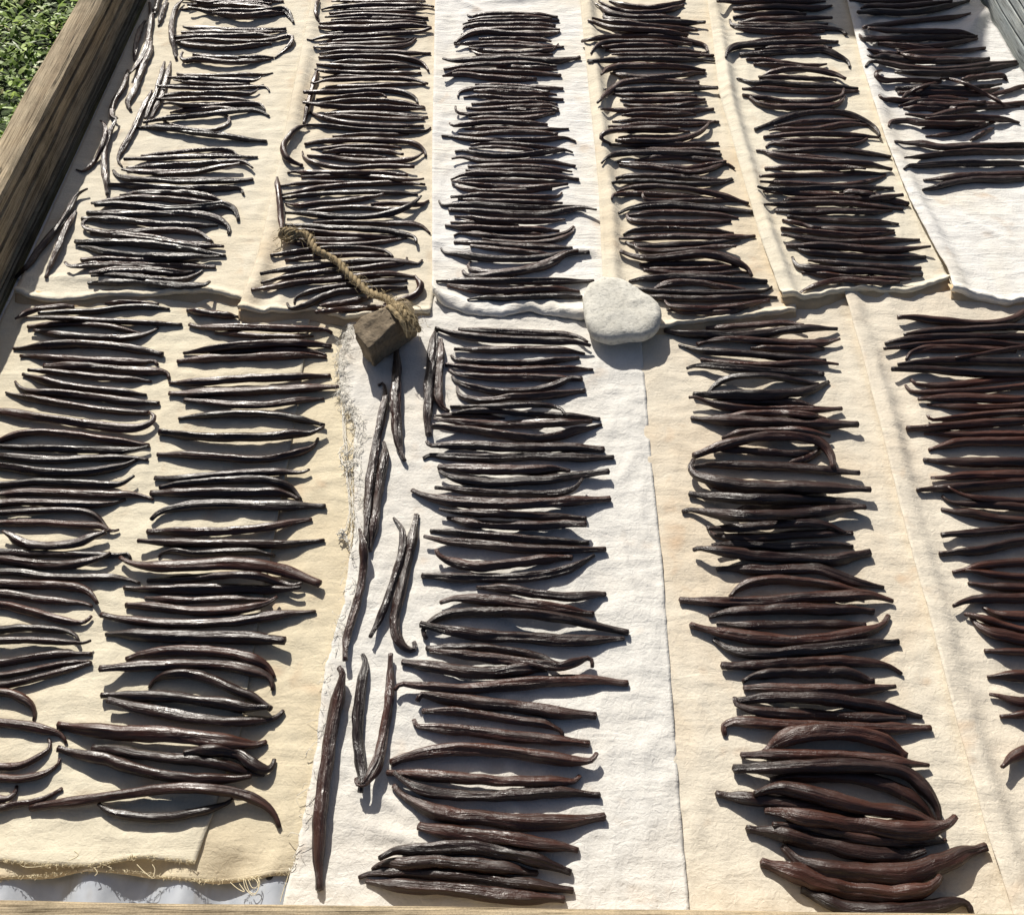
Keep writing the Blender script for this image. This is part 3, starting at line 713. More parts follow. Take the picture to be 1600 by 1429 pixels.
300,495 450,500 600,525 750,545 870,550 970,535 45
360,535 500,540 650,550 810,560 42
410,655 500,610 650,580 800,580 950,600 1060,630 1125,660 48
400,640 600,645 800,655 1000,660 1050,680 42
220,650 350,690 500,690 700,705 900,715 1100,725 1230,740 48
265,740 450,740 650,755 850,765 1050,765 1230,760 45
270,790 320,800 450,820 650,850 850,850 1000,830 1090,800 1110,740 46
330,810 400,860 550,890 750,890 950,890 1070,860 1120,800 52
@T5 1150 160 5.333
155,225 280,180 450,120 650,80 800,80 950,100 1080,160 1170,220 1200,280 48
320,200 500,175 700,160 900,155 1080,160 42
275,235 350,225 500,230 650,225 800,200 950,180 1100,190 46
230,290 400,275 600,265 800,265 1000,275 1190,295 45
300,330 450,325 700,320 900,320 1090,305 45
250,375 290,345 400,350 600,365 800,365 950,355 1040,335 1090,305 42
300,405 500,405 700,395 900,400 1100,425 1290,455 50
420,440 600,455 800,480 1000,510 45
170,400 230,405 330,440 500,470 700,490 900,500 1100,520 1300,560 52
240,550 400,545 600,545 800,545 1000,545 1080,555 46
200,615 400,610 600,605 800,600 1000,590 1250,595 48
205,660 350,670 550,680 750,690 900,690 1050,670 1170,640 1245,610 42
u 230,740 400,750 600,760 900,765 45
180,700 250,720 450,725 650,720 850,715 1050,715 1310,715 46
860,755 950,745 1100,760 1200,780 40
u 900,800 1100,795 1250,810 1440,845 56
400,815 450,800 600,805 800,800 1000,805 1200,790 1390,770 46
235,850 400,850 600,840 800,840 1000,850 1200,870 1390,890 46
330,900 500,910 700,910 900,910 1150,915 1300,905 52
@T5 1180 310 5.333
270,150 400,170 600,185 800,190 1000,195 1195,215 48
u 480,245 650,255 850,265 1000,265 1160,265 45
225,180 300,195 400,220 480,245 550,240 35
215,250 350,265 550,285 750,305 900,310 1050,300 1165,290 50
220,300 350,325 500,350 700,365 900,360 1100,350 1370,345 52
260,395 400,395 600,395 800,410 1000,430 1200,430 1460,400 58
300,405 400,440 550,460 750,475 950,490 1150,495 1420,490 52
440,515 550,530 700,545 900,560 1100,570 1380,585 50
310,490 350,560 450,580 650,595 850,605 1050,615 1250,635 1390,635 58
390,620 550,635 700,650 900,665 1100,675 1300,675 45
375,785 450,745 600,695 750,675 900,690 1050,700 1200,695 52
@T6 1320 0 5.714
40,5 300,10 600,5 780,5 45
145,80 200,55 450,60 700,40 960,10 50
120,110 300,105 500,115 700,100 900,60 1110,10 56
170,245 400,215 600,190 800,170 1000,150 1120,120 50
210,255 400,275 650,280 850,285 1050,290 1160,320 50
120,305 170,345 350,350 600,345 800,340 1000,335 1180,330 52
420,390 600,410 800,415 1000,385 1180,345 50
300,390 500,410 700,435 850,445 50
200,440 300,470 450,485 600,480 45
470,450 500,470 650,460 850,460 1050,455 1255,430 45
205,490 260,515 350,505 500,530 650,540 850,545 1060,540 1290,525 56
500,475 600,510 750,525 900,525 1050,520 45
190,600 200,565 270,550 400,570 550,600 800,620 1050,610 1250,580 1530,555 56
330,630 280,650 300,700 380,720 500,715 700,720 860,720 45
450,640 650,650 850,655 1100,640 1300,610 1545,570 56
1050,710 1200,690 1400,680 1450,720 52
u 450,790 650,790 900,790 1150,790 1400,750 56
u 470,830 700,830 950,830 1200,830 1380,790 56
1200,850 1350,840 1500,800 1610,770 40
305,850 340,885 420,890 550,900 750,880 900,880 1100,890 50
480,950 650,910 800,910 1000,920 1180,920 50
1000,960 1200,930 1400,940 1600,920 45
500,890 560,840 680,780 860,735 40
850,700 950,710 1080,750 1220,820 1350,890 1440,950 35
@T6 1320 150 5.714
540,60 700,80 900,90 1100,70 1250,60 56
520,110 700,110 850,115 1000,105 50
u 690,290 800,270 1000,280 1200,270 50
540,160 650,175 780,185 950,140 1150,110 1350,95 1560,95 50
720,200 900,200 1100,190 1300,200 1450,215 1560,240 56
395,270 420,230 550,225 650,240 800,245 1000,250 1250,240 52
720,360 850,350 1000,330 1130,300 1250,260 1340,235 40
1120,395 1220,340 1330,285 40
445,405 550,420 700,430 850,460 1050,450 1300,445 1600,435 60
535,550 700,540 850,520 1000,505 1200,495 1400,500 1610,500 50
530,650 560,625 700,620 900,605 1100,600 1350,600 1610,600 52
700,750 850,740 1000,715 1200,700 1400,700 1610,695 52
695,840 800,820 950,780 1150,750 1350,750 1610,740 56
@B1 0 460 5
u 120,190 220,140 320,110 480,95 580,95 45
820,70 950,60 1100,65 1240,75 35
300,145 450,140 600,135 750,130 900,110 1050,95 1200,100 1325,115 50
210,180 400,185 600,190 800,205 1000,215 1200,225 1420,235 48
215,255 330,240 500,230 700,235 850,250 1000,280 1110,310 48
265,280 400,305 600,325 800,335 950,340 1100,320 1190,290 1235,260 56
105,425 200,420 350,400 550,390 750,395 900,405 1050,430 1270,470 64
160,480 300,485 500,500 700,515 900,525 1100,530 1200,520 1235,550 54
340,560 500,560 700,565 900,585 1100,600 1250,600 1310,620 1320,660 62
220,590 350,600 550,620 750,645 900,655 1050,665 1185,680 50
180,625 280,655 450,700 600,725 800,745 1000,765 1145,785 56
120,680 170,735 280,765 450,770 650,790 850,815 1050,840 1245,850 60
45,765 150,795 300,820 500,855 700,885 900,910 1050,920 1160,925 58
-30,915 100,925 250,950 400,970 600,1000 800,1030 950,1045 1080,1040 1180,1000 1205,950 1165,920 66
@B1 0 660 5
-20,145 100,100 200,80 350,75 500,85 650,105 800,130 950,150 1165,180 58
-20,185 150,195 350,200 550,210 750,215 950,220 1080,205 1160,180 56
-20,260 150,275 300,290 500,290 700,280 900,275 1050,275 1155,290 64
-20,340 100,355 300,380 500,390 700,385 850,360 980,330 1075,285 66
-20,490 150,475 300,465 500,475 700,480 850,485 960,475 1050,415 58
-20,560 150,545 350,545 600,555 800,560 1000,560 1120,575 1195,600 62
-20,630 150,620 350,625 550,635 750,640 900,625 980,600 62
-20,705 150,695 350,685 550,685 680,700 770,745 850,840 52
-20,785 200,780 400,785 600,800 750,805 820,820 850,850 930,835 58
20,850 80,880 150,930 280,960 450,960 600,940 700,900 820,855 66
-20,1010 150,1020 350,1025 550,1030 750,1035 900,1040 1000,1030 1020,1070 54
-20,1070 150,1090 350,1115 550,1110 700,1080 800,1050 860,1015 72
@B1 0 850 5
-20,215 150,220 350,250 550,260 750,260 950,265 1090,305 62
-20,305 150,315 300,320 450,325 600,340 700,380 760,460 72
-20,385 150,405 300,430 500,450 640,460 720,485 60
-20,475 100,490 250,530 400,570 550,605 650,610 700,580 715,560 62
-20,670 150,650 350,660 500,675 580,700 615,760 58
-20,755 150,745 350,755 550,765 650,770 710,750 60
-20,930 150,905 350,870 500,855 620,855 715,855 62
-20,1025 150,1000 350,960 550,925 700,915 54
-20,1100 150,1075 300,1040 450,1000 600,960 715,925 54
@B1 0 1050 5
-20,155 80,165 170,200 240,250 270,320 260,375 58
-20,395 100,405 250,425 400,460 480,490 515,550 66
-20,735 100,735 200,710 300,660 380,600 395,550 380,515 52
-20,825 150,830 300,805 400,760 460,710 465,670 62
-20,990 60,980 115,940 130,885 62
-30,1060 100,1035 250,1010 350,980 430,940 485,905 54
@B2 240 460 5
260,125 400,145 550,160 660,175 58
280,235 350,255 500,258 700,258 900,262 1100,270 1250,268 1350,275 1395,300 56
480,300 650,310 850,325 1050,330 1250,325 45
u 440,470 550,455 700,435 900,430 1100,430 1250,445 1350,470 45
230,460 400,435 550,410 750,395 950,380 1150,380 1270,390 1390,405 58
185,525 350,505 550,495 750,490 950,480 1150,475 1270,480 1350,495 58
120,690 200,690 350,685 550,670 750,655 950,650 1150,640 1380,635 62
120,775 250,775 450,765 650,760 850,750 1050,740 1250,730 1450,720 76
240,825 400,840 600,860 800,865 950,855 1150,825 1330,815 56
195,970 350,950 550,935 750,930 950,940 1100,965 1230,995 1335,1020 62
45,1075 150,1085 300,1105 500,1115 700,1115 900,1110 1100,1090 1230,1080 1330,1030 72
@B2 210 660 5
180,250 350,250 550,260 750,275 950,285 1100,275 1250,240 1380,195 1435,120 62
160,435 350,435 550,415 750,400 950,390 1150,385 1300,390 1370,365 58
200,510 350,480 550,460 800,450 1000,445 1150,475 1250,530 1300,600 58
125,555 300,550 500,550 700,545 900,545 1100,545 1220,570 1285,605 72
130,760 200,700 350,660 550,640 750,635 950,645 1150,650 1350,650 1490,655 76
100,850 300,850 500,850 700,845 900,830 1100,805 1250,775 1385,755 66
25,925 250,935 500,940 750,940 950,945 1150,950 1300,940 1485,920 72
190,1050 220,1015 330,1000 450,1020 600,1015 800,1005 950,1010 1095,1040 50
@B2 200 850 5
-60,100 20,145 200,170 500,165 750,150 950,160 1150,195 1300,235 1420,280 1500,310 96
150,285 350,272 550,262 700,245 850,238 1000,250 1150,290 1280,320 1360,300 58
-30,340 150,350 400,350 650,350 900,350 1080,355 1250,350 1350,330 72
130,415 300,430 500,440 700,430 900,425 1110,435 58
-15,475 150,485 350,510 550,525 750,520 950,495 1080,460 1165,410 72
-210,550 -100,575 50,600 250,615 500,620 750,610 950,585 1200,545 1465,525 76
-175,705 0,705 250,715 500,720 750,720 950,725 1100,740 1225,750 98
-15,900 100,860 300,835 500,830 700,840 850,865 1000,910 1100,970 1140,1040 72
-225,975 -50,960 200,945 450,935 650,940 850,960 1000,1000 1110,1050 1130,1140 82
@B2 140 1010 4.609
430,295 470,240 560,200 680,190 800,210 950,265 1100,330 1220,390 1310,450 72
85,350 200,345 400,350 600,360 800,385 1000,415 1130,440 1290,435 82
130,380 230,405 400,450 600,490 800,520 1000,540 1200,535 1330,515 1395,460 80
-221,560 -50,590 150,610 400,625 650,640 850,670 1050,695 1180,705 1275,680 100
20,730 150,735 350,770 550,800 800,820 1000,860 1150,900 1260,920 80
-226,735 -50,780 100,810 300,870 500,920 700,950 850,955 1050,950 1160,930 86
680,760 850,745 1000,755 1100,790 1180,850 1260,880 1310,860 1330,810 72
60,1130 130,1180 280,1215 450,1230 650,1215 850,1170 980,1130 1030,1090 62
-428,1161 -280,1135 -90,1112 50,1090 250,1060 450,1030 650,1015 850,1020 1030,1045 1150,1080 1270,1140 1340,1220 1370,1300 72
@V 500 480 5
600,310 600,450 595,600 590,750 600,900 610,1030 640,1150 665,1200 70
500,1050 510,1140 480,1300 450,1500 420,1680 385,1900 70
455,610 475,585 505,620 505,720 480,850 450,980 430,1120 400,1300 390,1400 370,1620 355,1820 62
905,165 880,300 865,450 850,600 845,750 840,900 850,1000 70
945,250 940,400 930,550 925,680 950,770 1010,810 62
@V 500 680 3.57
220,520 240,600 245,700 235,800 205,930 170,1050 145,1150 140,1255 42
410,460 450,510 465,590 450,680 420,780 380,900 330,1030 280,1125 42
540,440 520,560 490,700 460,830 430,950 415,1040 430,1130 480,1190 530,1190 525,1150 50
@V 440 1000 3.33
300,140 320,160 300,270 270,420 240,600 215,800 200,1000 195,1150 195,1295 70
420,75 435,120 415,220 400,350 395,480 405,600 420,710 410,790 52
567,70 565,200 555,350 535,480 510,600 470,690 430,745 390,740 390,715 50
@B3 640 490 4.706
u 360,115 550,125 750,135 950,145 1150,155 1250,175 1310,210 48
190,105 300,140 450,170 650,185 850,195 1050,200 1200,205 1330,235 56
330,260 500,265 700,265 850,260 1000,260 1150,270 1290,295 52
305,310 350,340 500,355 650,360 850,360 1050,345 1245,325 50
265,375 350,385 500,405 700,415 900,410 1100,405 1350,410 52
295,410 340,440 500,460 700,470 900,470 1100,475 1270,485 50
310,460 350,500 480,540 650,570 800,570 950,555 1080,520 1180,475 1270,475 54
350,540 370,600 470,635 600,640 750,615 900,610 1100,590 1290,565 56
u 180,750 350,745 500,750 700,770 35
310,730 450,715 650,715 850,735 1050,745 1250,755 1400,775 48
300,685 450,685 650,680 850,670 1000,675 1110,700 1155,760 40
180,770 300,790 500,810 700,815 900,810 1100,800 1340,790 54
165,825 300,840 500,860 700,890 900,915 1050,905 1200,865 1310,845 1410,815 62
130,935 130,965 200,970 400,965 600,975 800,985 1000,985 1200,985 1430,1000 66
100,1065 150,1040 300,1050 500,1060 700,1060 900,1050 1100,1055 1300,1060 1500,1055 62
@B3 640 690 4.706
215,185 350,195 550,205 750,210 950,205 1080,200 1180,215 80
220,215 300,260 450,290 650,305 850,290 1050,275 1250,245 1465,220 70
185,335 300,345 450,365 650,375 850,380 1050,380 1200,350 1270,270 52
15,355 100,395 250,430 450,450 700,460 900,455 1100,445 1300,430 1475,420 80
215,495 300,515 500,525 700,530 900,545 1100,550 1300,565 55
275,560 400,590 550,610 750,615 950,615 1150,605 1300,605 72
150,655 300,665 500,685 700,700 900,720 1100,735 1320,745 60
105,695 250,730 450,750 650,765 850,785 1050,790 1250,795 1440,790 62
195,790 220,840 330,890 500,915 650,905 850,880 1050,855 1195,850 72
90,985 250,995 450,1000 700,1000 900,990 1100,955 1250,900 1355,835 68
@B3 600 890 4
580,110 750,115 900,140 1050,160 1200,170 1300,155 1385,150 62
350,205 450,180 600,185 800,205 1000,230 1150,255 1310,275 62
265,430 240,390 300,320 420,275 600,265 800,265 1000,285 1200,320 1400,365 1525,390 62
230,340 350,365 500,395 700,415 900,425 1100,440 1300,440 1500,425 66
265,490 400,490 600,490 800,510 950,545 1100,590 58
290,505 450,525 650,550 850,570 1000,590 1100,600 1200,575 1290,550 1300,610 54
115,575 250,600 450,630 650,645 850,625 1020,625 64
70,750 90,715 250,725 400,735 550,735 750,715 950,700 1150,690 1350,690 1525,710 66
205,820 230,780 350,795 500,815 700,835 900,860 1100,890 1325,910 70
240,880 400,880 550,895 700,920 850,940 1000,960 1100,1000 1120,1035 58
@B3 540 1080 3.81
405,165 430,205 550,215 750,235 950,260 1150,280 1300,295 1450,310 64
270,425 350,390 500,360 700,345 900,350 1100,375 1300,405 1450,415 1495,365 78
245,480 400,490 550,505 750,520 950,535 1150,535 1350,535 1395,500 66
290,480 350,530 450,580 600,610 800,620 1000,615 1200,600 1350,600 1515,615 66
285,560 330,610 420,660 520,710 620,735 800,750 1000,775 1200,780 1400,765 1545,745 82
435,800 570,830 720,850 850,865 1000,885 1150,905 1300,925 1385,945 76
200,990 300,945 450,940 650,930 800,935 950,960 1100,995 1250,1045 1340,1075 76
160,1060 215,1028 350,1025 550,1015 750,1030 950,1050 1140,1080 76
80,1110 150,1085 350,1080 550,1090 750,1105 950,1130 1150,1155 1355,1185 64
120,1130 250,1150 450,1165 650,1180 850,1205 1050,1225 1300,1235 74
@B4 1020 470 4.444
370,190 550,180 750,165 900,155 1050,165 45
80,205 200,225 400,235 600,240 750,230 900,210 1080,190 1280,195 60
310,300 400,275 550,265 750,275 950,290 1150,295 1300,265 54
680,330 800,330 950,335 1190,335 45
180,305 300,340 450,355 700,370 900,390 1100,405 1200,415 50
330,405 450,425 600,440 800,440 1000,430 1150,425 1290,440 45
235,470 300,450 450,455 650,475 850,490 1050,495 1190,510 50
380,640 440,580 550,530 700,520 850,525 1000,555 1150,580 45
420,700 600,700 800,700 1000,705 1130,740 54
285,650 400,650 600,650 800,650 950,640 1100,615 1220,560 62
250,670 300,670 400,710 550,740 750,755 950,755 1150,755 1310,750 52
500,800 650,785 800,780 1000,785 1200,815 54
265,810 350,820 550,830 750,840 950,845 1150,855 1425,855 76
480,950 600,915 750,900 900,895 1050,900 1230,940 48
420,1030 600,1035 800,1050 1000,1060 1160,1040 52
285,1080 400,1030 550,985 750,945 900,935 1050,945 1170,990 1240,1080 1250,1160 76
930,1130 1050,1100 1130,1060 1170,1010 48
@B4 1040 670 4.444
185,265 300,245 450,250 650,255 850,265 1050,280 1200,295 1345,305 62
u 210,300 350,390 500,420 700,430 900,430 1100,425 56
190,215 170,270 220,320 350,360 500,390 700,400 900,400 1100,405 1300,415 1420,420 80
165,450 300,470 500,485 700,490 900,490 1100,500 1250,520 1390,545 72
465,575 600,545 800,535 950,545 1100,560 50
115,575 150,560 300,580 500,600 700,600 900,595 1100,570 1300,545 1390,545 76
290,680 340,740 500,755 700,750 900,735 1100,725 1300,725 58
290,690 450,690 650,675 850,660 1000,655 1130,670 1250,720 58
340,810 400,800 600,810 800,820 1000,810 1200,805 1300,820 58
190,840 220,825 400,850 600,875 800,890 1000,905 1150,910 1300,885 1420,860 80
355,970 500,970 700,980 900,975 1050,970 1150,1000 1300,1060 1515,1100 66
@B4 1040 880 4
400,210 450,160 550,115 700,100 850,110 1000,130 1120,155 1220,180 60
90,225 250,235 450,240 650,235 850,215 1050,205 1200,195 1320,205 1420,235 72
270,330 400,300 600,290 800,285 1000,290 1200,290 1300,300 68
320,375 500,385 700,385 900,380 1100,380 1250,380 54
155,385 300,420 500,460 700,480 900,480 1100,455 1250,420 1360,375 1390,325 80
300,470 380,530 500,560 650,560 850,545 1050,525 1250,505 1455,490 72
350,640 500,640 700,625 900,615 1100,610 1300,625 1400,645 1475,690 66
485,740 550,705 700,685 850,685 1000,680 1150,690 1300,745 72
490,780 600,775 800,785 1000,785 1200,790 1440,765 62
450,865 600,840 800,835 1000,845 1200,875 1400,910 1600,960 76
430,835 440,880 550,915 750,935 950,945 1200,960 1500,965 66
@B4 1090 1060 3.404
145,300 140,250 200,225 350,235 550,250 750,260 900,260 1050,265 1240,260 60
350,390 420,340 520,300 650,280 800,285 950,320 1050,370 1110,415 78
230,405 400,405 600,405 800,410 1000,430 1130,450 1230,460 62
390,545 500,520 700,515 850,525 1000,565 1120,620 1210,690 1270,770 72
190,480 350,475 550,465 750,460 900,465 1050,485 1150,530 1230,610 1280,700 1285,770 72
100,610 250,635 400,650 600,670 750,690 870,740 940,780 68
305,610 420,580 550,600 700,640 850,680 1000,705 1150,730 1270,780 78
400,775 550,790 750,830 950,860 1150,865 1320,860 66
360,700 450,710 600,740 800,770 1000,795 1150,805 1270,790 1350,760 1375,730 80
260,795 400,815 550,850 700,890 850,925 1000,940 1130,940 1210,915 76
460,890 520,960 620,1000 800,1030 1000,1040 1150,1030 1300,975 1420,930 1530,895 104
340,975 450,1010 600,1065 750,1110 900,1135 1050,1145 1180,1130 1260,1095 1295,1050 94
560,1110 640,1160 780,1215 950,1235 1150,1225 1300,1205 1420,1185 1455,1240 80
@B5 1360 460 5.496
240,200 350,195 550,220 750,240 950,250 1100,245 1230,210 1330,160 68
290,345 400,325 600,310 800,300 1000,290 1200,280 1400,285 55
125,420 250,390 450,370 700,365 950,365 1200,360 1400,365 62
115,465 300,445 500,425 700,415 900,410 1100,420 1300,450 56
310,555 350,500 450,470 650,465 850,465 1050,475 1250,480 62
235,600 400,580 600,570 800,570 1000,575 1400,580 72
730,545 900,520 1100,485 1330,450 35
185,640 350,640 550,645 750,665 1000,680 1400,690 66
345,725 400,770 550,785 700,780 900,755 1100,730 1400,700 58
300,780 350,830 500,840 700,835 900,825 1100,810 1400,780 60
410,900 600,890 800,885 1000,895 1200,905 1400,900 76
490,945 650,960 850,970 1050,970 1200,965 1400,950 58
490,1035 500,1070 600,1070 800,1050 1000,1030 1200,1015 1400,1010 55
310,1150 500,1145 700,1130 900,1110 1100,1100 1400,1080 80
465,1195 650,1200 850,1205 1050,1200 1400,1195 62
500,1335 600,1310 750,1275 950,1265 1150,1265 1400,1270 72
@B5 1400 680 5.105
220,195 350,210 550,215 750,215 1050,215 76
280,340 400,335 550,320 750,315 1050,310 66
170,435 300,425 450,420 600,410 800,390 1050,370 70
370,480 430,530 550,545 750,550 1050,575 70
415,410 500,460 600,490 750,510 1050,525 50
360,585 450,605 600,620 700,640 850,665 1050,680 66
365,795 500,785 650,775 800,760 1050,735 62
345,945 500,925 650,920 800,890 1050,840 72
450,1090 550,1075 650,1045 800,1025 1050,1010 70
555,1075 650,1085 800,1110 1050,1130 66
575,1175 650,1190 800,1205 1050,1215 72
460,1360 550,1320 700,1300 1050,1300 80
@B5 1440 920 4.4625
430,125 500,165 600,185 750,190 72
340,190 400,260 500,310 600,330 750,360 72
300,175 380,190 500,230 600,265 750,290 62
440,430 550,435 750,440 60
460,615 600,605 750,605 76
475,735 550,750 650,780 750,790 66
550,890 650,880 750,870 60
560,1240 620,1180 700,1140 780,1120 76
"""

# ------------------------------------------------------------------ vanilla beans
BEANS = []          # one dict per bean: row, source pixels, thickness in pixels
row = None
for ln in TRACES.strip().splitlines():
    if ln[0] == '@':
        q = ln[1:].split(); row = q[0]; ox, oy, sc_ = map(float, q[1:]); continue
    under = ln[0] == 'u'
    q = ln[2:].split() if under else ln.split()
    pts = [tuple(map(float, p.split(','))) for p in q[:-1]]
    BEANS.append(dict(row=row, px=[(ox + x / sc_, oy + y / sc_) for x, y in pts], w=float(q[-1]) / sc_, under=under, idx=len(BEANS)))
WR = dict(T1=1.0, T2=.30, T3=.45, T4=.35, T5=.35, T6=.5, B1=.15, B2=.22, V=.85, B3=.62, B4=.40, B5=.30)
for bn in BEANS:     # slanting beans of the far left row are slimmer than their width along the picture row
    if bn['row'] == 'T1' and abs(bn['px'][0][1] - bn['px'][-1][1]) > abs(bn['px'][0][0] - bn['px'][-1][0]): bn['w'] *= .72
for bn in BEANS:     # beans cut by the picture's edge go on beyond it
    px = bn['px']
    def grow(a, c, n):
        d = np.array(c) - np.array(a); d = d / (np.linalg.norm(d) + 1e-9); d[1] *= .35; return tuple(np.array(c) + d * n)
    ln_ = sum(math.dist(px[i], px[i + 1]) for i in range(len(px) - 1)); full = 265 if bn['row'][0] == 'B' else 190
    if px[-1][0] > 1594: px.append(grow(px[-2], px[-1], max(25, min(130, full - ln_))))
    if px[0][0] < 2: px.insert(0, grow(px[1], px[0], max(25, min(130, full - ln_))))
grid = {}; CELL = 0.016
def near(x, y):
    i, j = int(x // CELL), int(y // CELL)
    for a in (-1, 0, 1):
        for c in (-1, 0, 1): yield from grid.get((i + a, j + c), ())
NS = 26
for bn in sorted(BEANS, key=lambda q: not q['under']):
    rg = random.Random(bn['idx'] * 13 + 5)
    P2 = catmull(bn['px'], NS); mid = at(*P2[NS // 2], .008); R_ = 0.5 * bn['w'] * depth(mid) / FPX * 1.05
    s = np.linspace(0, 1, NS); px = bn['px']
    # which end carries the hooked, thin stalk: the one that bends more
    def bend(a, b_, c):
        u, v = np.subtract(b_, a), np.subtract(c, b_); return abs(u[0] * v[1] - u[1] * v[0]) / (np.linalg.norm(u) * np.linalg.norm(v) + 1e-9)
    b0 = bend(*px[:3]); b1 = bend(*px[-3:]); bn['hook'] = max(b0, b1); stalk0 = b0 + rg.uniform(0, .12) > b1 + rg.uniform(0, .12)
    u = s if stalk0 else 1 - s
    prof = 0.42 + 0.58 * sm((u - .02) / rg.uniform(.15, .22)); prof *= 1 - rg.uniform(.36, .52) * sm((u - .80) / .17); prof *= 1 + .16 * sm((u - .965) / .03)
    prof *= 1 + .06 * np.sin(u * rg.uniform(9, 17) + rg.uniform(0, 6)); prof[0] *= .9; prof[-1] *= .9
    rad = R_ * prof
    arch = rg.choice((0, 0, 0, 1, 1, 2)) * R_ * .38; tipz = rg.choice((0, 0, 0, .4, .9, 1.6)) * R_
    base_l = arch * np.sin(math.pi * s) ** 1.5 + tipz * (sm((s - .82) / .18) if rg.random() < .5 else sm((.18 - s) / .18))
    z = np.full(NS, .012)
    for it in range(3):
        XY = np.array([at(p[0], p[1], zz) for p, zz in zip(P2, z)])
        if it == 2: break
        cz = np.array([cloth_z(x, y) for x, y, _ in XY])
        for k in range(2): cz[1:-1] = np.maximum(cz[1:-1], (cz[:-2] + cz[2:]) / 2)     # a bean spans hollows
        z1 = cz + rad * .93 + base_l; need = np.zeros(NS)
        for k in range(NS):
            x, y = XY[k, :2]
            for (xx, yy, zz, rr) in near(x, y):
                d = math.hypot(x - xx, y - yy); S_ = rad[k] + rr
                if d < S_ * .80: need[k] = max(need[k], zz + math.sqrt((S_ * .93) ** 2 - d * d) - z1[k])
        need = np.minimum(need, .030)
        lift = np.array([max(need * np.exp(-((s - s[k]) / .17) ** 2)) for k in range(NS)])
        for _ in range(2): lift[1:-1] = np.maximum(lift[1:-1], (lift[:-2] + 2 * lift[1:-1] + lift[2:]) / 4)
        z = z1 + lift
    P3 = np.column_stack([XY[:, 0], XY[:, 1], z]); bn['P'] = P3; bn['rad'] = rad; bn['R'] = R_; bn['u'] = u
    for k in range(NS): grid.setdefault((int(P3[k, 0] // CELL), int(P3[k, 1] // CELL)), []).append((P3[k, 0], P3[k, 1], P3[k, 2], rad[k]))
    L_ = np.linalg.norm(np.diff(P3, axis=0), axis=1).sum(); bn['len'] = L_
    bn['area'] = sum(math.dist(px[i], px[i + 1]) for i in range(len(px) - 1) if -5 < px[i][0] < 1605) * bn['w']
    bn['v'] = float(np.mean(P2[:, 1])); bn['uu'] = float(np.mean(P2[:, 0]))
    chord = P2[-1] - P2[0]; dev = np.abs((P2 - P2[0])[:, 0] * chord[1] - (P2 - P2[0])[:, 1] * chord[0]) / (np.linalg.norm(chord) + 1e-9)
    bn['curve'] = dev.max() / (np.linalg.norm(chord) + 1e-9); bn['straightness'] = np.linalg.norm(chord)

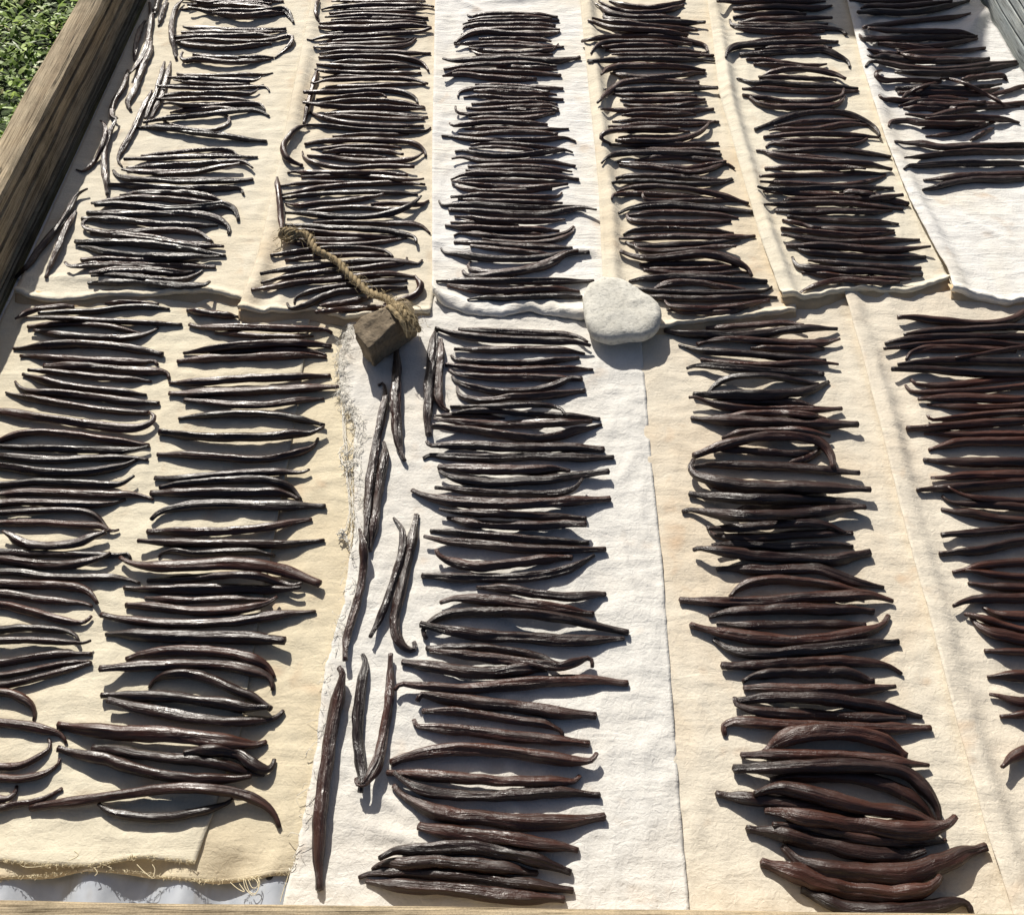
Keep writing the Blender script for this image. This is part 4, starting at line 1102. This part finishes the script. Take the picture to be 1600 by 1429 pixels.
def bean_geo(bn, n, m):
    rg = np.random.default_rng(bn['idx'] + 100); wr = WR[bn['row']]
    P = catmull(bn['P'], n) if n > NS else resample(bn['P'], n); q = np.linspace(0, 1, n)
    rad = np.interp(q, np.linspace(0, 1, NS), bn['rad']); u = np.interp(q, np.linspace(0, 1, NS), bn['u'])
    kn = np.array([[mn.noise(Vector((a * 9 + bn['idx'], k, 1.5))) + .5 * mn.noise(Vector((a * 22 + bn['idx'], k, 4.5))) for k in range(2)] for a in q])
    P = P.copy(); P[:, :2] += kn * bn['R'] * .11
    rad = rad * (1 + .06 * np.array([mn.noise(Vector((a * 16 + bn['idx'], 7, 2))) for a in q]))
    T = np.gradient(P, axis=0); T /= np.linalg.norm(T, axis=1)[:, None]
    up = np.array([0, 0, 1.0]); Nn = up - (T @ up)[:, None] * T; Nn /= np.linalg.norm(Nn, axis=1)[:, None]; B = np.cross(T, Nn)
    th = -math.pi / 2 * 0 + np.linspace(0, 2 * math.pi, m, endpoint=False) + math.pi     # seam underneath
    tw = rg.uniform(-1.2, 1.2) * q
    f = np.ones((n, m))
    for k, am in ((2, rg.uniform(.04, .12)), (3, .05), (4, .02 + .04 * wr), (5, .03 + .05 * wr), (7, .02 + .055 * wr), (8, .05 * wr)):
        if k * 2 > m: continue
        f += am * np.cos(k * (th[None] + tw[:, None]) + rg.uniform(0, 6.28) + .8 * np.sin(q * rg.uniform(3, 9) + rg.uniform(0, 6))[:, None])
    f += (.03 + .07 * wr) * np.sin(q[:, None] * rg.uniform(18, 40) + 3 * np.sin(th[None] + rg.uniform(0, 6)) + rg.uniform(0, 6)) * np.sin(q * rg.uniform(5, 13) + rg.uniform(0, 6))[:, None]
    for _ in range(rg.integers(2, 5)):       # deep furrows where the skin has shrunk
        d = (th[None] - rg.uniform(0, 6.28) + 1.2 * tw[:, None] + .35 * np.sin(q * rg.uniform(3, 11) + rg.uniform(0, 6))[:, None] + math.pi) % (2 * math.pi) - math.pi
        f -= (.08 + .16 * min(1, wr + .25)) * rg.uniform(.5, 1.1) * np.exp(-(d / .24) ** 2) * (.35 + .65 * np.sin(q * rg.uniform(4, 9) + rg.uniform(0, 6))[:, None] ** 2)
    flat = rg.uniform(.84, 1.0)
    V = P[:, None] + (rad[:, None] * f)[:, :, None] * (np.cos(th)[None, :, None] * Nn[:, None] * flat + np.sin(th)[None, :, None] * B[:, None])
    V = V.reshape(-1, 3)
    e0 = P[0] - T[0] * rad[0] * .45; e1 = P[-1] + T[-1] * rad[-1] * .45
    V = np.vstack([V, e0, e1]); c0, c1 = n * m, n * m + 1
    F = [(i * m + j, i * m + (j + 1) % m, (i + 1) * m + (j + 1) % m, (i + 1) * m + j) for i in range(n - 1) for j in range(m)]
    F += [(c0, (j + 1) % m, j) for j in range(m)] + [(c1, (n - 1) * m + j, (n - 1) * m + (j + 1) % m) for j in range(m)]
    ul = q * bn['len']; circ = 2 * math.pi * bn['R']; vj = lambda j: j / m * circ
    UV = []
    for i in range(n - 1):
        for j in range(m): UV += [(ul[i], vj(j)), (ul[i], vj(j + 1)), (ul[i + 1], vj(j + 1)), (ul[i + 1], vj(j))]
    for j in range(m): UV += [(ul[0], vj(j)), (ul[0], vj(j + 1)), (ul[0], vj(j))]
    for j in range(m): UV += [(ul[-1], vj(j)), (ul[-1], vj(j)), (ul[-1], vj(j + 1))]
    return V, F, np.array(UV) + rg.uniform(0, 3, 2)
BM = {}
for key, wr, rough in (('smooth', .25, .34), ('medium', .6, .355), ('wrinkled', 1.0, .33)):
    BM[key] = bean_mat('vanilla_' + key, (0.014, 0.0066, 0.0048), (0.056, 0.0225, 0.0142), wr, rough)
def bean_mesh(name, parts, mat):
    bag = Bag(); uv = []
    for V, F, UV in parts: bag.add(V, F); uv.append(UV)
    me = bag.mesh(name); me.uv_layers.new(name='UVMap').data.foreach_set('uv', np.vstack(uv).ravel()); return me
def bmat(r): return BM['wrinkled'] if WR[r] > .7 else BM['medium'] if WR[r] > .3 else BM['smooth']
ROWS = dict(T1=('the far left row beside the wooden rail', 'shiny wrinkled'), T2=('the far row crossed by rope', 'glossy black'), T3=('the far row left of pale stone', 'dark'),
            T4=('the far row right of pale stone', 'dark brown'), T5=('the fifth far row from left', 'brown'), T6=('the far right corner heap', 'brown'),
            B1=('the near left edge row', 'glossy'), B2=('the near row left of dark stone', 'glossy black'), V=('the loose upright beans', 'wrinkled'),
            B3=('the near row between both stones', 'wrinkled'), B4=('the near row right of pale stone', 'chocolate brown'), B5=('the near right edge row', 'brown'))
def nth(k): return '%d%s' % (k, 'th' if 10 <= k % 100 <= 20 else {1: 'st', 2: 'nd', 3: 'rd'}.get(k % 10, 'th'))
keep = set(id(q) for q in sorted(BEANS, key=lambda q: -q['area'])[:300]); rest = []
for r_ in ROWS:
    mem = sorted((q for q in BEANS if q['row'] == r_), key=lambda q: q['v'])
    for k, bn in enumerate(mem):
        if id(bn) not in keep: rest.append(bn); continue
        V, F, UV = bean_geo(bn, 44, 22)
        c = V.mean(0); c[2] = V[:, 2].min()
        me = bean_mesh('vanilla_bean', [(V - c, F, UV)], bmat(r_)); o = link('vanilla_bean', me, bmat(r_)); o.location = c
        size = 'plump' if bn['w'] > 16.5 else 'slender' if bn['w'] < 11 else ''
        shape = 'hooked' if bn['hook'] > .75 else 'curved' if bn['curve'] > .10 else 'straight' if bn['curve'] < .03 else ''
        lab = ' '.join(x for x in (size, shape or ROWS[r_][1].split()[0], 'vanilla bean,', nth(k + 1), 'from far end of', ROWS[r_][0][4:]) if x)
        tag(o, lab, 'vanilla bean', 'vanilla beans drying on the cloths')
heaps = {}
me = None; bag = Bag(); uv = []; mi = []
mats = [BM['smooth'], BM['medium'], BM['wrinkled']]
for bn in rest:
    V, F, UV = bean_geo(bn, 30, 16); bag.add(V, F); uv.append(UV); mi += [mats.index(bmat(bn['row']))] * len(F)
me = bag.mesh('vanilla_beans'); me.uv_layers.new(name='UVMap').data.foreach_set('uv', np.vstack(uv).ravel())
o = link('vanilla_beans', me)
for x in mats: me.materials.append(x)
me.polygons.foreach_set('material_index', mi)
tag(o, 'many small dark vanilla beans filling out the far rows', 'vanilla beans', kind='stuff')

# ------------------------------------------------------------------ stones
def hull(points, sub, amp, freq, seed, bev=.004):
    bm = bmesh.new()
    for p in points: bm.verts.new(tuple(p))
    bmesh.ops.convex_hull(bm, input=bm.verts); 
    bmesh.ops.dissolve_limit(bm, angle_limit=.12, verts=bm.verts, edges=bm.edges)
    bmesh.ops.bevel(bm, geom=list(bm.edges), offset=bev, segments=2, affect='EDGES', profile=.6, clamp_overlap=True)
    bmesh.ops.triangulate(bm, faces=bm.faces)
    for _ in range(sub):
        long = [e for e in bm.edges if e.calc_length() > .0035]
        if not long: break
        bmesh.ops.subdivide_edges(bm, edges=long, cuts=1); bmesh.ops.triangulate(bm, faces=bm.faces)
    bm.normal_update()
    for v in bm.verts:
        n = mn.fractal(v.co * freq + Vector((seed, 0, 0)), .9, 2.1, 4); v.co += v.normal * n * amp
    me = bpy.data.meshes.new('stone'); bm.to_mesh(me); bm.free(); return me
def loc(px, ox, oy, sc): return (ox + px[0] / sc, oy + px[1] / sc)
DARK = stone_mat('brown_stone', (0.155, 0.12, 0.082), (0.36, 0.29, 0.205), 28, 1.0)
q = lambda x, y, z: at(*loc((x, y), 400, 330, 5.293), z)
pts = [q(790, 935, .050), q(870, 872, .052), q(1040, 800, .053), q(1130, 850, .052), q(1140, 930, .050), q(930, 1140, .045), q(825, 1015, .048),
       q(1200, 742, .046), q(1268, 742, .044), q(1322, 840, .040), q(1340, 925, .030),
       q(935, 1215, .010), q(1090, 1205, .010), q(1220, 1080, .010), q(1345, 950, .012), q(845, 1080, .012)]
low = []
for p in pts:
    c = np.mean(pts, 0); low.append(np.array([c[0] + (p[0] - c[0]) * .86, c[1] + (p[1] - c[1]) * .80 - .002, .0085]))
me = hull(pts + low, 4, .0022, 55, 2.0)
o = link('stone_block', me, DARK); tag(o, 'brown angular stone block with rope tied round it', 'stone')

PALE = stone_mat('pale_stone', (0.57, 0.55, 0.485), (0.74, 0.72, 0.65), 26, .8)
outl = [(540, 215), (700, 205), (860, 250), (1060, 385), (1250, 500), (1340, 620), (1362, 740), (1330, 880), (1240, 980), (1100, 1040), (900, 1050), (700, 1080), (560, 1062), (400, 990), (330, 850), (290, 690), (275, 500), (330, 350), (420, 260)]
oc = np.array([at(*loc(p, 880, 420, 8.889), .014) for p in outl]); oc = np.vstack([oc, oc[:1]]); ring = catmull(oc, 73)[:-1]
cen = ring.mean(0); HT = .025; zb = .0085; nr = 22; V = []; F = []
for i in range(nr):
    ph = -math.pi / 2 + math.pi * (i + .5) / nr
    rr = abs(math.cos(ph)) ** .38; zz = math.copysign(abs(math.sin(ph)) ** .85, math.sin(ph))
    for j, p in enumerate(ring):
        d = p - cen; P = cen + d * rr; z = zb + HT * (.5 + .5 * zz)
        n = mn.fractal(Vector((P[0] * 45, P[1] * 45, z * 45)), .9, 2.1, 4) * .0018 + .003 * mn.noise(Vector((P[0] * 16, P[1] * 16, 4)))
        V.append((P[0] + d[0] * .02 * n / .002, P[1] + d[1] * .02 * n / .002, z + n * (zz > 0)))
k = len(ring)
F = [(i * k + j, i * k + (j + 1) % k, (i + 1) * k + (j + 1) % k, (i + 1) * k + j) for i in range(nr - 1) for j in range(k)]
V.append((cen[0], cen[1], zb)); V.append((cen[0], cen[1], zb + HT + .001)); F += [(nr * k, (j + 1) % k, j) for j in range(k)] + [(nr * k + 1, (nr - 1) * k + j, (nr - 1) * k + (j + 1) % k) for j in range(k)]
o = link('pale_stone', mesh('pale_stone', V, F), PALE); tag(o, 'smooth pale grey rounded stone pinning down the cloths', 'stone')

# ------------------------------------------------------------------ rope
ROPE = plain('sisal', (0.36, 0.28, 0.165), .9, .15); FIB = plain('sisal_fibre', (0.50, 0.41, 0.26), .9, .15)
def top_z(x, y, rad=.011):
    z = cloth_z(x, y)
    for (xx, yy, zz, rr) in near(x, y):
        if math.hypot(x - xx, y - yy) < rad: z = max(z, zz + rr)
    return z
path_px = [(205, 215), (235, 195), (300, 190), (370, 190), (430, 205), (455, 250), (490, 305), (540, 345), (620, 385), (690, 430), (740, 490), (800, 555), (850, 600), (920, 660), (1000, 695), (1080, 725), (1150, 770), (1200, 815), (1240, 880), (1275, 945), (1300, 990)]
zs = []
for k_, p in enumerate(path_px):
    z = .02
    for _ in range(2):
        P = at(*loc(p, 400, 330, 5.293), z); z = top_z(P[0], P[1]) + .0055
    zs.append(z)
for k_, zz in zip(range(len(zs) - 7, len(zs)), (.030, .040, .049, .057, .056, .051, .046)): zs[k_] = max(zs[k_], zz)
zs = np.array(zs)
for _ in range(2): zs[1:-1] = np.maximum(zs[1:-1], (zs[:-2] + zs[2:]) / 2)
rp = catmull(np.array([at(*loc(p, 400, 330, 5.293), z) for p, z in zip(path_px, zs)]), 260)
rope = tag(empty('rope', tuple(rp[0])), 'frayed twisted natural fibre rope lying over beans to the dark stone', 'rope')
RO = rp[0]
T = np.gradient(rp, axis=0); T /= np.linalg.norm(T, axis=1)[:, None]; up = np.array([0, 0, 1.]); Nn = up - (T @ up)[:, None] * T; Nn /= np.linalg.norm(Nn, axis=1)[:, None]; Bn = np.cross(T, Nn)
s_ = np.concatenate([[0], np.cumsum(np.linalg.norm(np.diff(rp, axis=0), axis=1))])
for k_ in range(3):
    a = 2 * math.pi * s_ / .030 + k_ * 2 * math.pi / 3; wob = 1 + .12 * np.sin(s_ * 160 + k_)
    C = rp + (.0025 * wob)[:, None] * (np.cos(a)[:, None] * Nn + np.sin(a)[:, None] * Bn)
    V, F = tube(C, .0027 * (1 + .12 * np.sin(s_ * 300 + 2 * k_)), 8); put('strand', V, F, ROPE, rope, RO)
rgr = np.random.default_rng(5); bag = Bag()
for _ in range(300):        # loose fibres standing off the rope
    i = rgr.integers(0, 259); p = rp[i]; d = rgr.normal(0, 1, 3); d[2] = abs(d[2]) * .6; d /= np.linalg.norm(d); L_ = rgr.uniform(.004, .015) * (1.2 if i < 24 or i > 235 else 1)
    p = p + d * .004; e = p + (d * .6 + T[i] * rgr.choice((-1, 1)) * .8) * L_; mdp = (p + e) / 2 + rgr.normal(0, .25, 3) * L_
    e[2] = max(e[2], .012)
    V, F = tube(catmull([p, mdp, e], 6), .00022, 3, False); bag.add(V, F)
for _ in range(110):        # shaggy wrapping on the block
    p = rp[rgr.integers(205, 259)] + rgr.normal(0, .006, 3) * [1, 1, .4] + [0, 0, .004]; d = np.array([rgr.normal(.6, .5), rgr.normal(-.9, .5), rgr.normal(0, .25)]); L_ = rgr.uniform(.006, .018)
    e = p + d * L_ ; e[2] = max(e[2], .014); V, F = tube(catmull([p, (p + e) / 2 + rgr.normal(0, .2, 3) * L_ + [0, 0, .001], e], 6), .00026, 3, False); bag.add(V, F)
put('loose_fibres', np.vstack(bag.v), bag.f, FIB, rope, RO, kind='stuff')
bag = Bag()                 # knotted, frayed end and the wrapping round the block
for _ in range(30):
    p = rp[rgr.integers(0, 22)] + rgr.normal(0, .004, 3); d = np.array([rgr.uniform(-1, .3), rgr.uniform(-1.2, .6), rgr.uniform(-.3, .4)]); L_ = rgr.uniform(.008, .026)
    e = p + d * L_; e[2] = max(e[2], cloth_z(e[0], e[1]) + .001); md_ = (p + e) / 2 + rgr.normal(0, .15, 3) * L_
    V, F = tube(catmull([p, md_, e], 8), np.linspace(.0011, .0004, 8), 5); bag.add(V, F)
put('frayed_end', np.vstack(bag.v), bag.f, FIB, rope, RO, kind='stuff')
kc = rp[5]
def ring_tube(c, ax, r1, r2, r): 
    ax = ax / np.linalg.norm(ax); a1 = np.cross(ax, [0, 0, 1.]); a1 /= np.linalg.norm(a1); a2 = np.cross(ax, a1); th = np.linspace(0, 2 * math.pi, 26)
    return tube(c + np.cos(th)[:, None] * a1 * r1 + np.sin(th)[:, None] * a2 * r2 + (ax * .004)[None] * np.sin(th * 2)[:, None], r, 8)
V, F = ring_tube(kc, np.array([1., .1, .1]), .0075, .0065, .0036); put('knot', V, F, ROPE, rope, RO)
V, F = ring_tube(rp[12], np.array([1., -.4, .0]), .0068, .006, .0033); put('knot', V, F, ROPE, rope, RO)
for k_, (x1, y1, x2, y2) in enumerate(((1110, 800, 1250, 1000), (1150, 780, 1295, 985), (1185, 770, 1330, 950))):
    mdx, mdy = (x1 + x2) / 2 + 14, (y1 + y2) / 2 - 12
    C = catmull([q(x1 - 20, y1 + 10, .048), q(x1, y1, .053), q(mdx, mdy, .056), q(x2, y2, .047), q(x2 + 12, y2 + 30, .030)], 30)
    V, F = tube(C, .0036 + .0005 * np.sin(np.arange(30) * 1.3 + k_), 8); put('wrap', V, F, ROPE, rope, RO)

# ------------------------------------------------------------------ frayed threads on the cloth edges
def threads(name, label_parent, specs, mat):
    bag = Bag()
    for C, r in specs: V, F = tube(C, r, 5); bag.add(V, F)
    V = np.vstack(bag.v); o = link(name, mesh(name, V, bag.f), mat, None); o['kind'] = 'stuff'; return o
THW = plain('white_thread', (0.82, 0.79, 0.72), .95, .1); THC = plain('cream_thread', (0.74, 0.65, 0.45), .95, .1)
rgt = np.random.default_rng(11); sp = []
def lay(P, dz=.0012): 
    P = np.array(P); 
    for i in range(len(P)): P[i, 2] = max(P[i, 2], cloth_z(P[i, 0], P[i, 1]) + dz)
    return P
cl_white = [o for o in bpy.data.objects if o.get('label', '').startswith('white crinkled')][0]
cl_tan = [o for o in bpy.data.objects if o.get('label', '').startswith('yellowed')][0]
edge = [(546, 505), (530, 560), (531, 615), (545, 640), (555, 660), (553, 706), (550, 730), (555, 822), (546, 873), (535, 953), (515, 1015), (504, 1075), (490, 1195), (476, 1276), (458, 1354)]
ew = catmull([at(*p, .005) for p in edge], 300)
for _ in range(620):
    i = int(min(299, abs(rgt.normal(0, 70)))) if rgt.random() < .72 else rgt.integers(0, 299)
    p = ew[i] + np.array([rgt.uniform(-.003, .010), 0, 0]); L_ = rgt.uniform(.003, .013)
    a = rgt.uniform(-2.6, -1.0) if rgt.random() < .6 else rgt.uniform(-3.1, 3.1)
    d = np.array([math.cos(a), math.sin(a), 0]); c1 = p + d * L_ * .5 + rgt.normal(0, .3, 3) * L_ * .6; c1[2] = abs(c1[2] - .005) * .5 + .006; e = p + d * L_ + rgt.normal(0, .2, 3) * L_
    sp.append((lay(catmull([p, c1, e], 9)), rgt.uniform(.00014, .00032)))
lines = [[(534, 635), (537, 690), (541, 740), (545, 800), (538, 830), (528, 840)], [(536, 640), (541, 700), (548, 750), (552, 800), (555, 825)], [(538, 720), (546, 770), (549, 820), (545, 860)], [(528, 838), (540, 842), (548, 860), (550, 875)], [(541, 690), (530, 705), (533, 720), (545, 725)], [(529, 836), (534, 828), (542, 838)]]
for ln_ in lines:
    C = lay(catmull([at(*p, .003) for p in ln_], 40), .0016); C[:, 0] += rgt.normal(0, .0004, 40); sp.append((C, .00042)); sp.append((C + rgt.normal(0, .0006, (40, 3)) * [1, 1, .3] + [.001, 0, 0], .00028))
for c in ((541, 730), (536, 835), (552, 725), (546, 640), (540, 710)):
    for _ in range(14):
        p = at(*c, .006); a = rgt.uniform(0, 6.28); e = p + np.array([math.cos(a), math.sin(a), .1]) * rgt.uniform(.004, .012); sp.append((lay(catmull([p + rgt.normal(0, .001, 3), (p + e) / 2 + rgt.normal(0, .002, 3), e], 9)), .00045))
o = threads('loose_threads', None, sp, THW); o.parent = cl_white
sp = []
fe = catmull([at(*p, .001) for p in [(0, 1345), (60, 1353), (140, 1355), (220, 1342), (304, 1350)]], 160); fe2 = catmull([at(*p, -.001) for p in [(0, 1374), (80, 1368), (130, 1362), (200, 1363), (260, 1373), (330, 1378), (400, 1372), (450, 1364)]], 240)
for E_, n_, zz in ((fe, 160, .004), (fe2, 260, .002)):
    for _ in range(n_):
        p = E_[rgt.integers(0, len(E_))] + np.array([0, .002, zz - .001]); a = rgt.uniform(-2.9, -.2); L_ = rgt.uniform(.001, .0045); e = p + np.array([math.cos(a), math.sin(a), -.15]) * L_
        sp.append((catmull([p, (p + e) / 2 + rgt.normal(0, .0012, 3), e], 7), rgt.uniform(.00012, .00024)))
def zz_(ln_, r, z=.002): sp.append((catmull([at(*p, z) for p in ln_], 36), r))
for ln_ in ([(360, 1378), (372, 1388), (382, 1392), (374, 1380)], [(380, 1372), (384, 1388), (396, 1398), (404, 1386), (400, 1374), (392, 1370)], [(383, 1374), (390, 1392), (400, 1394), (406, 1380), (403, 1370)], [(388, 1374), (394, 1386), (402, 1384), (404, 1372)], [(214, 1350), (226, 1362), (238, 1370), (242, 1358), (238, 1350)], [(145, 1352), (152, 1362), (148, 1368)], [(146, 1356), (160, 1350), (175, 1356)],
            [(452, 1362), (447, 1378), (443, 1390), (438, 1408)], [(26, 1345), (40, 1354), (70, 1352), (100, 1346), (122, 1336), (116, 1328)]):
    zz_(ln_, .00034, .0030)
o = threads('loose_threads', None, sp, THC); o.parent = cl_tan
for o in bpy.data.objects:
    if o.type == 'MESH' and o.name.startswith('vanilla_bean') and 'shadow' in o: pass
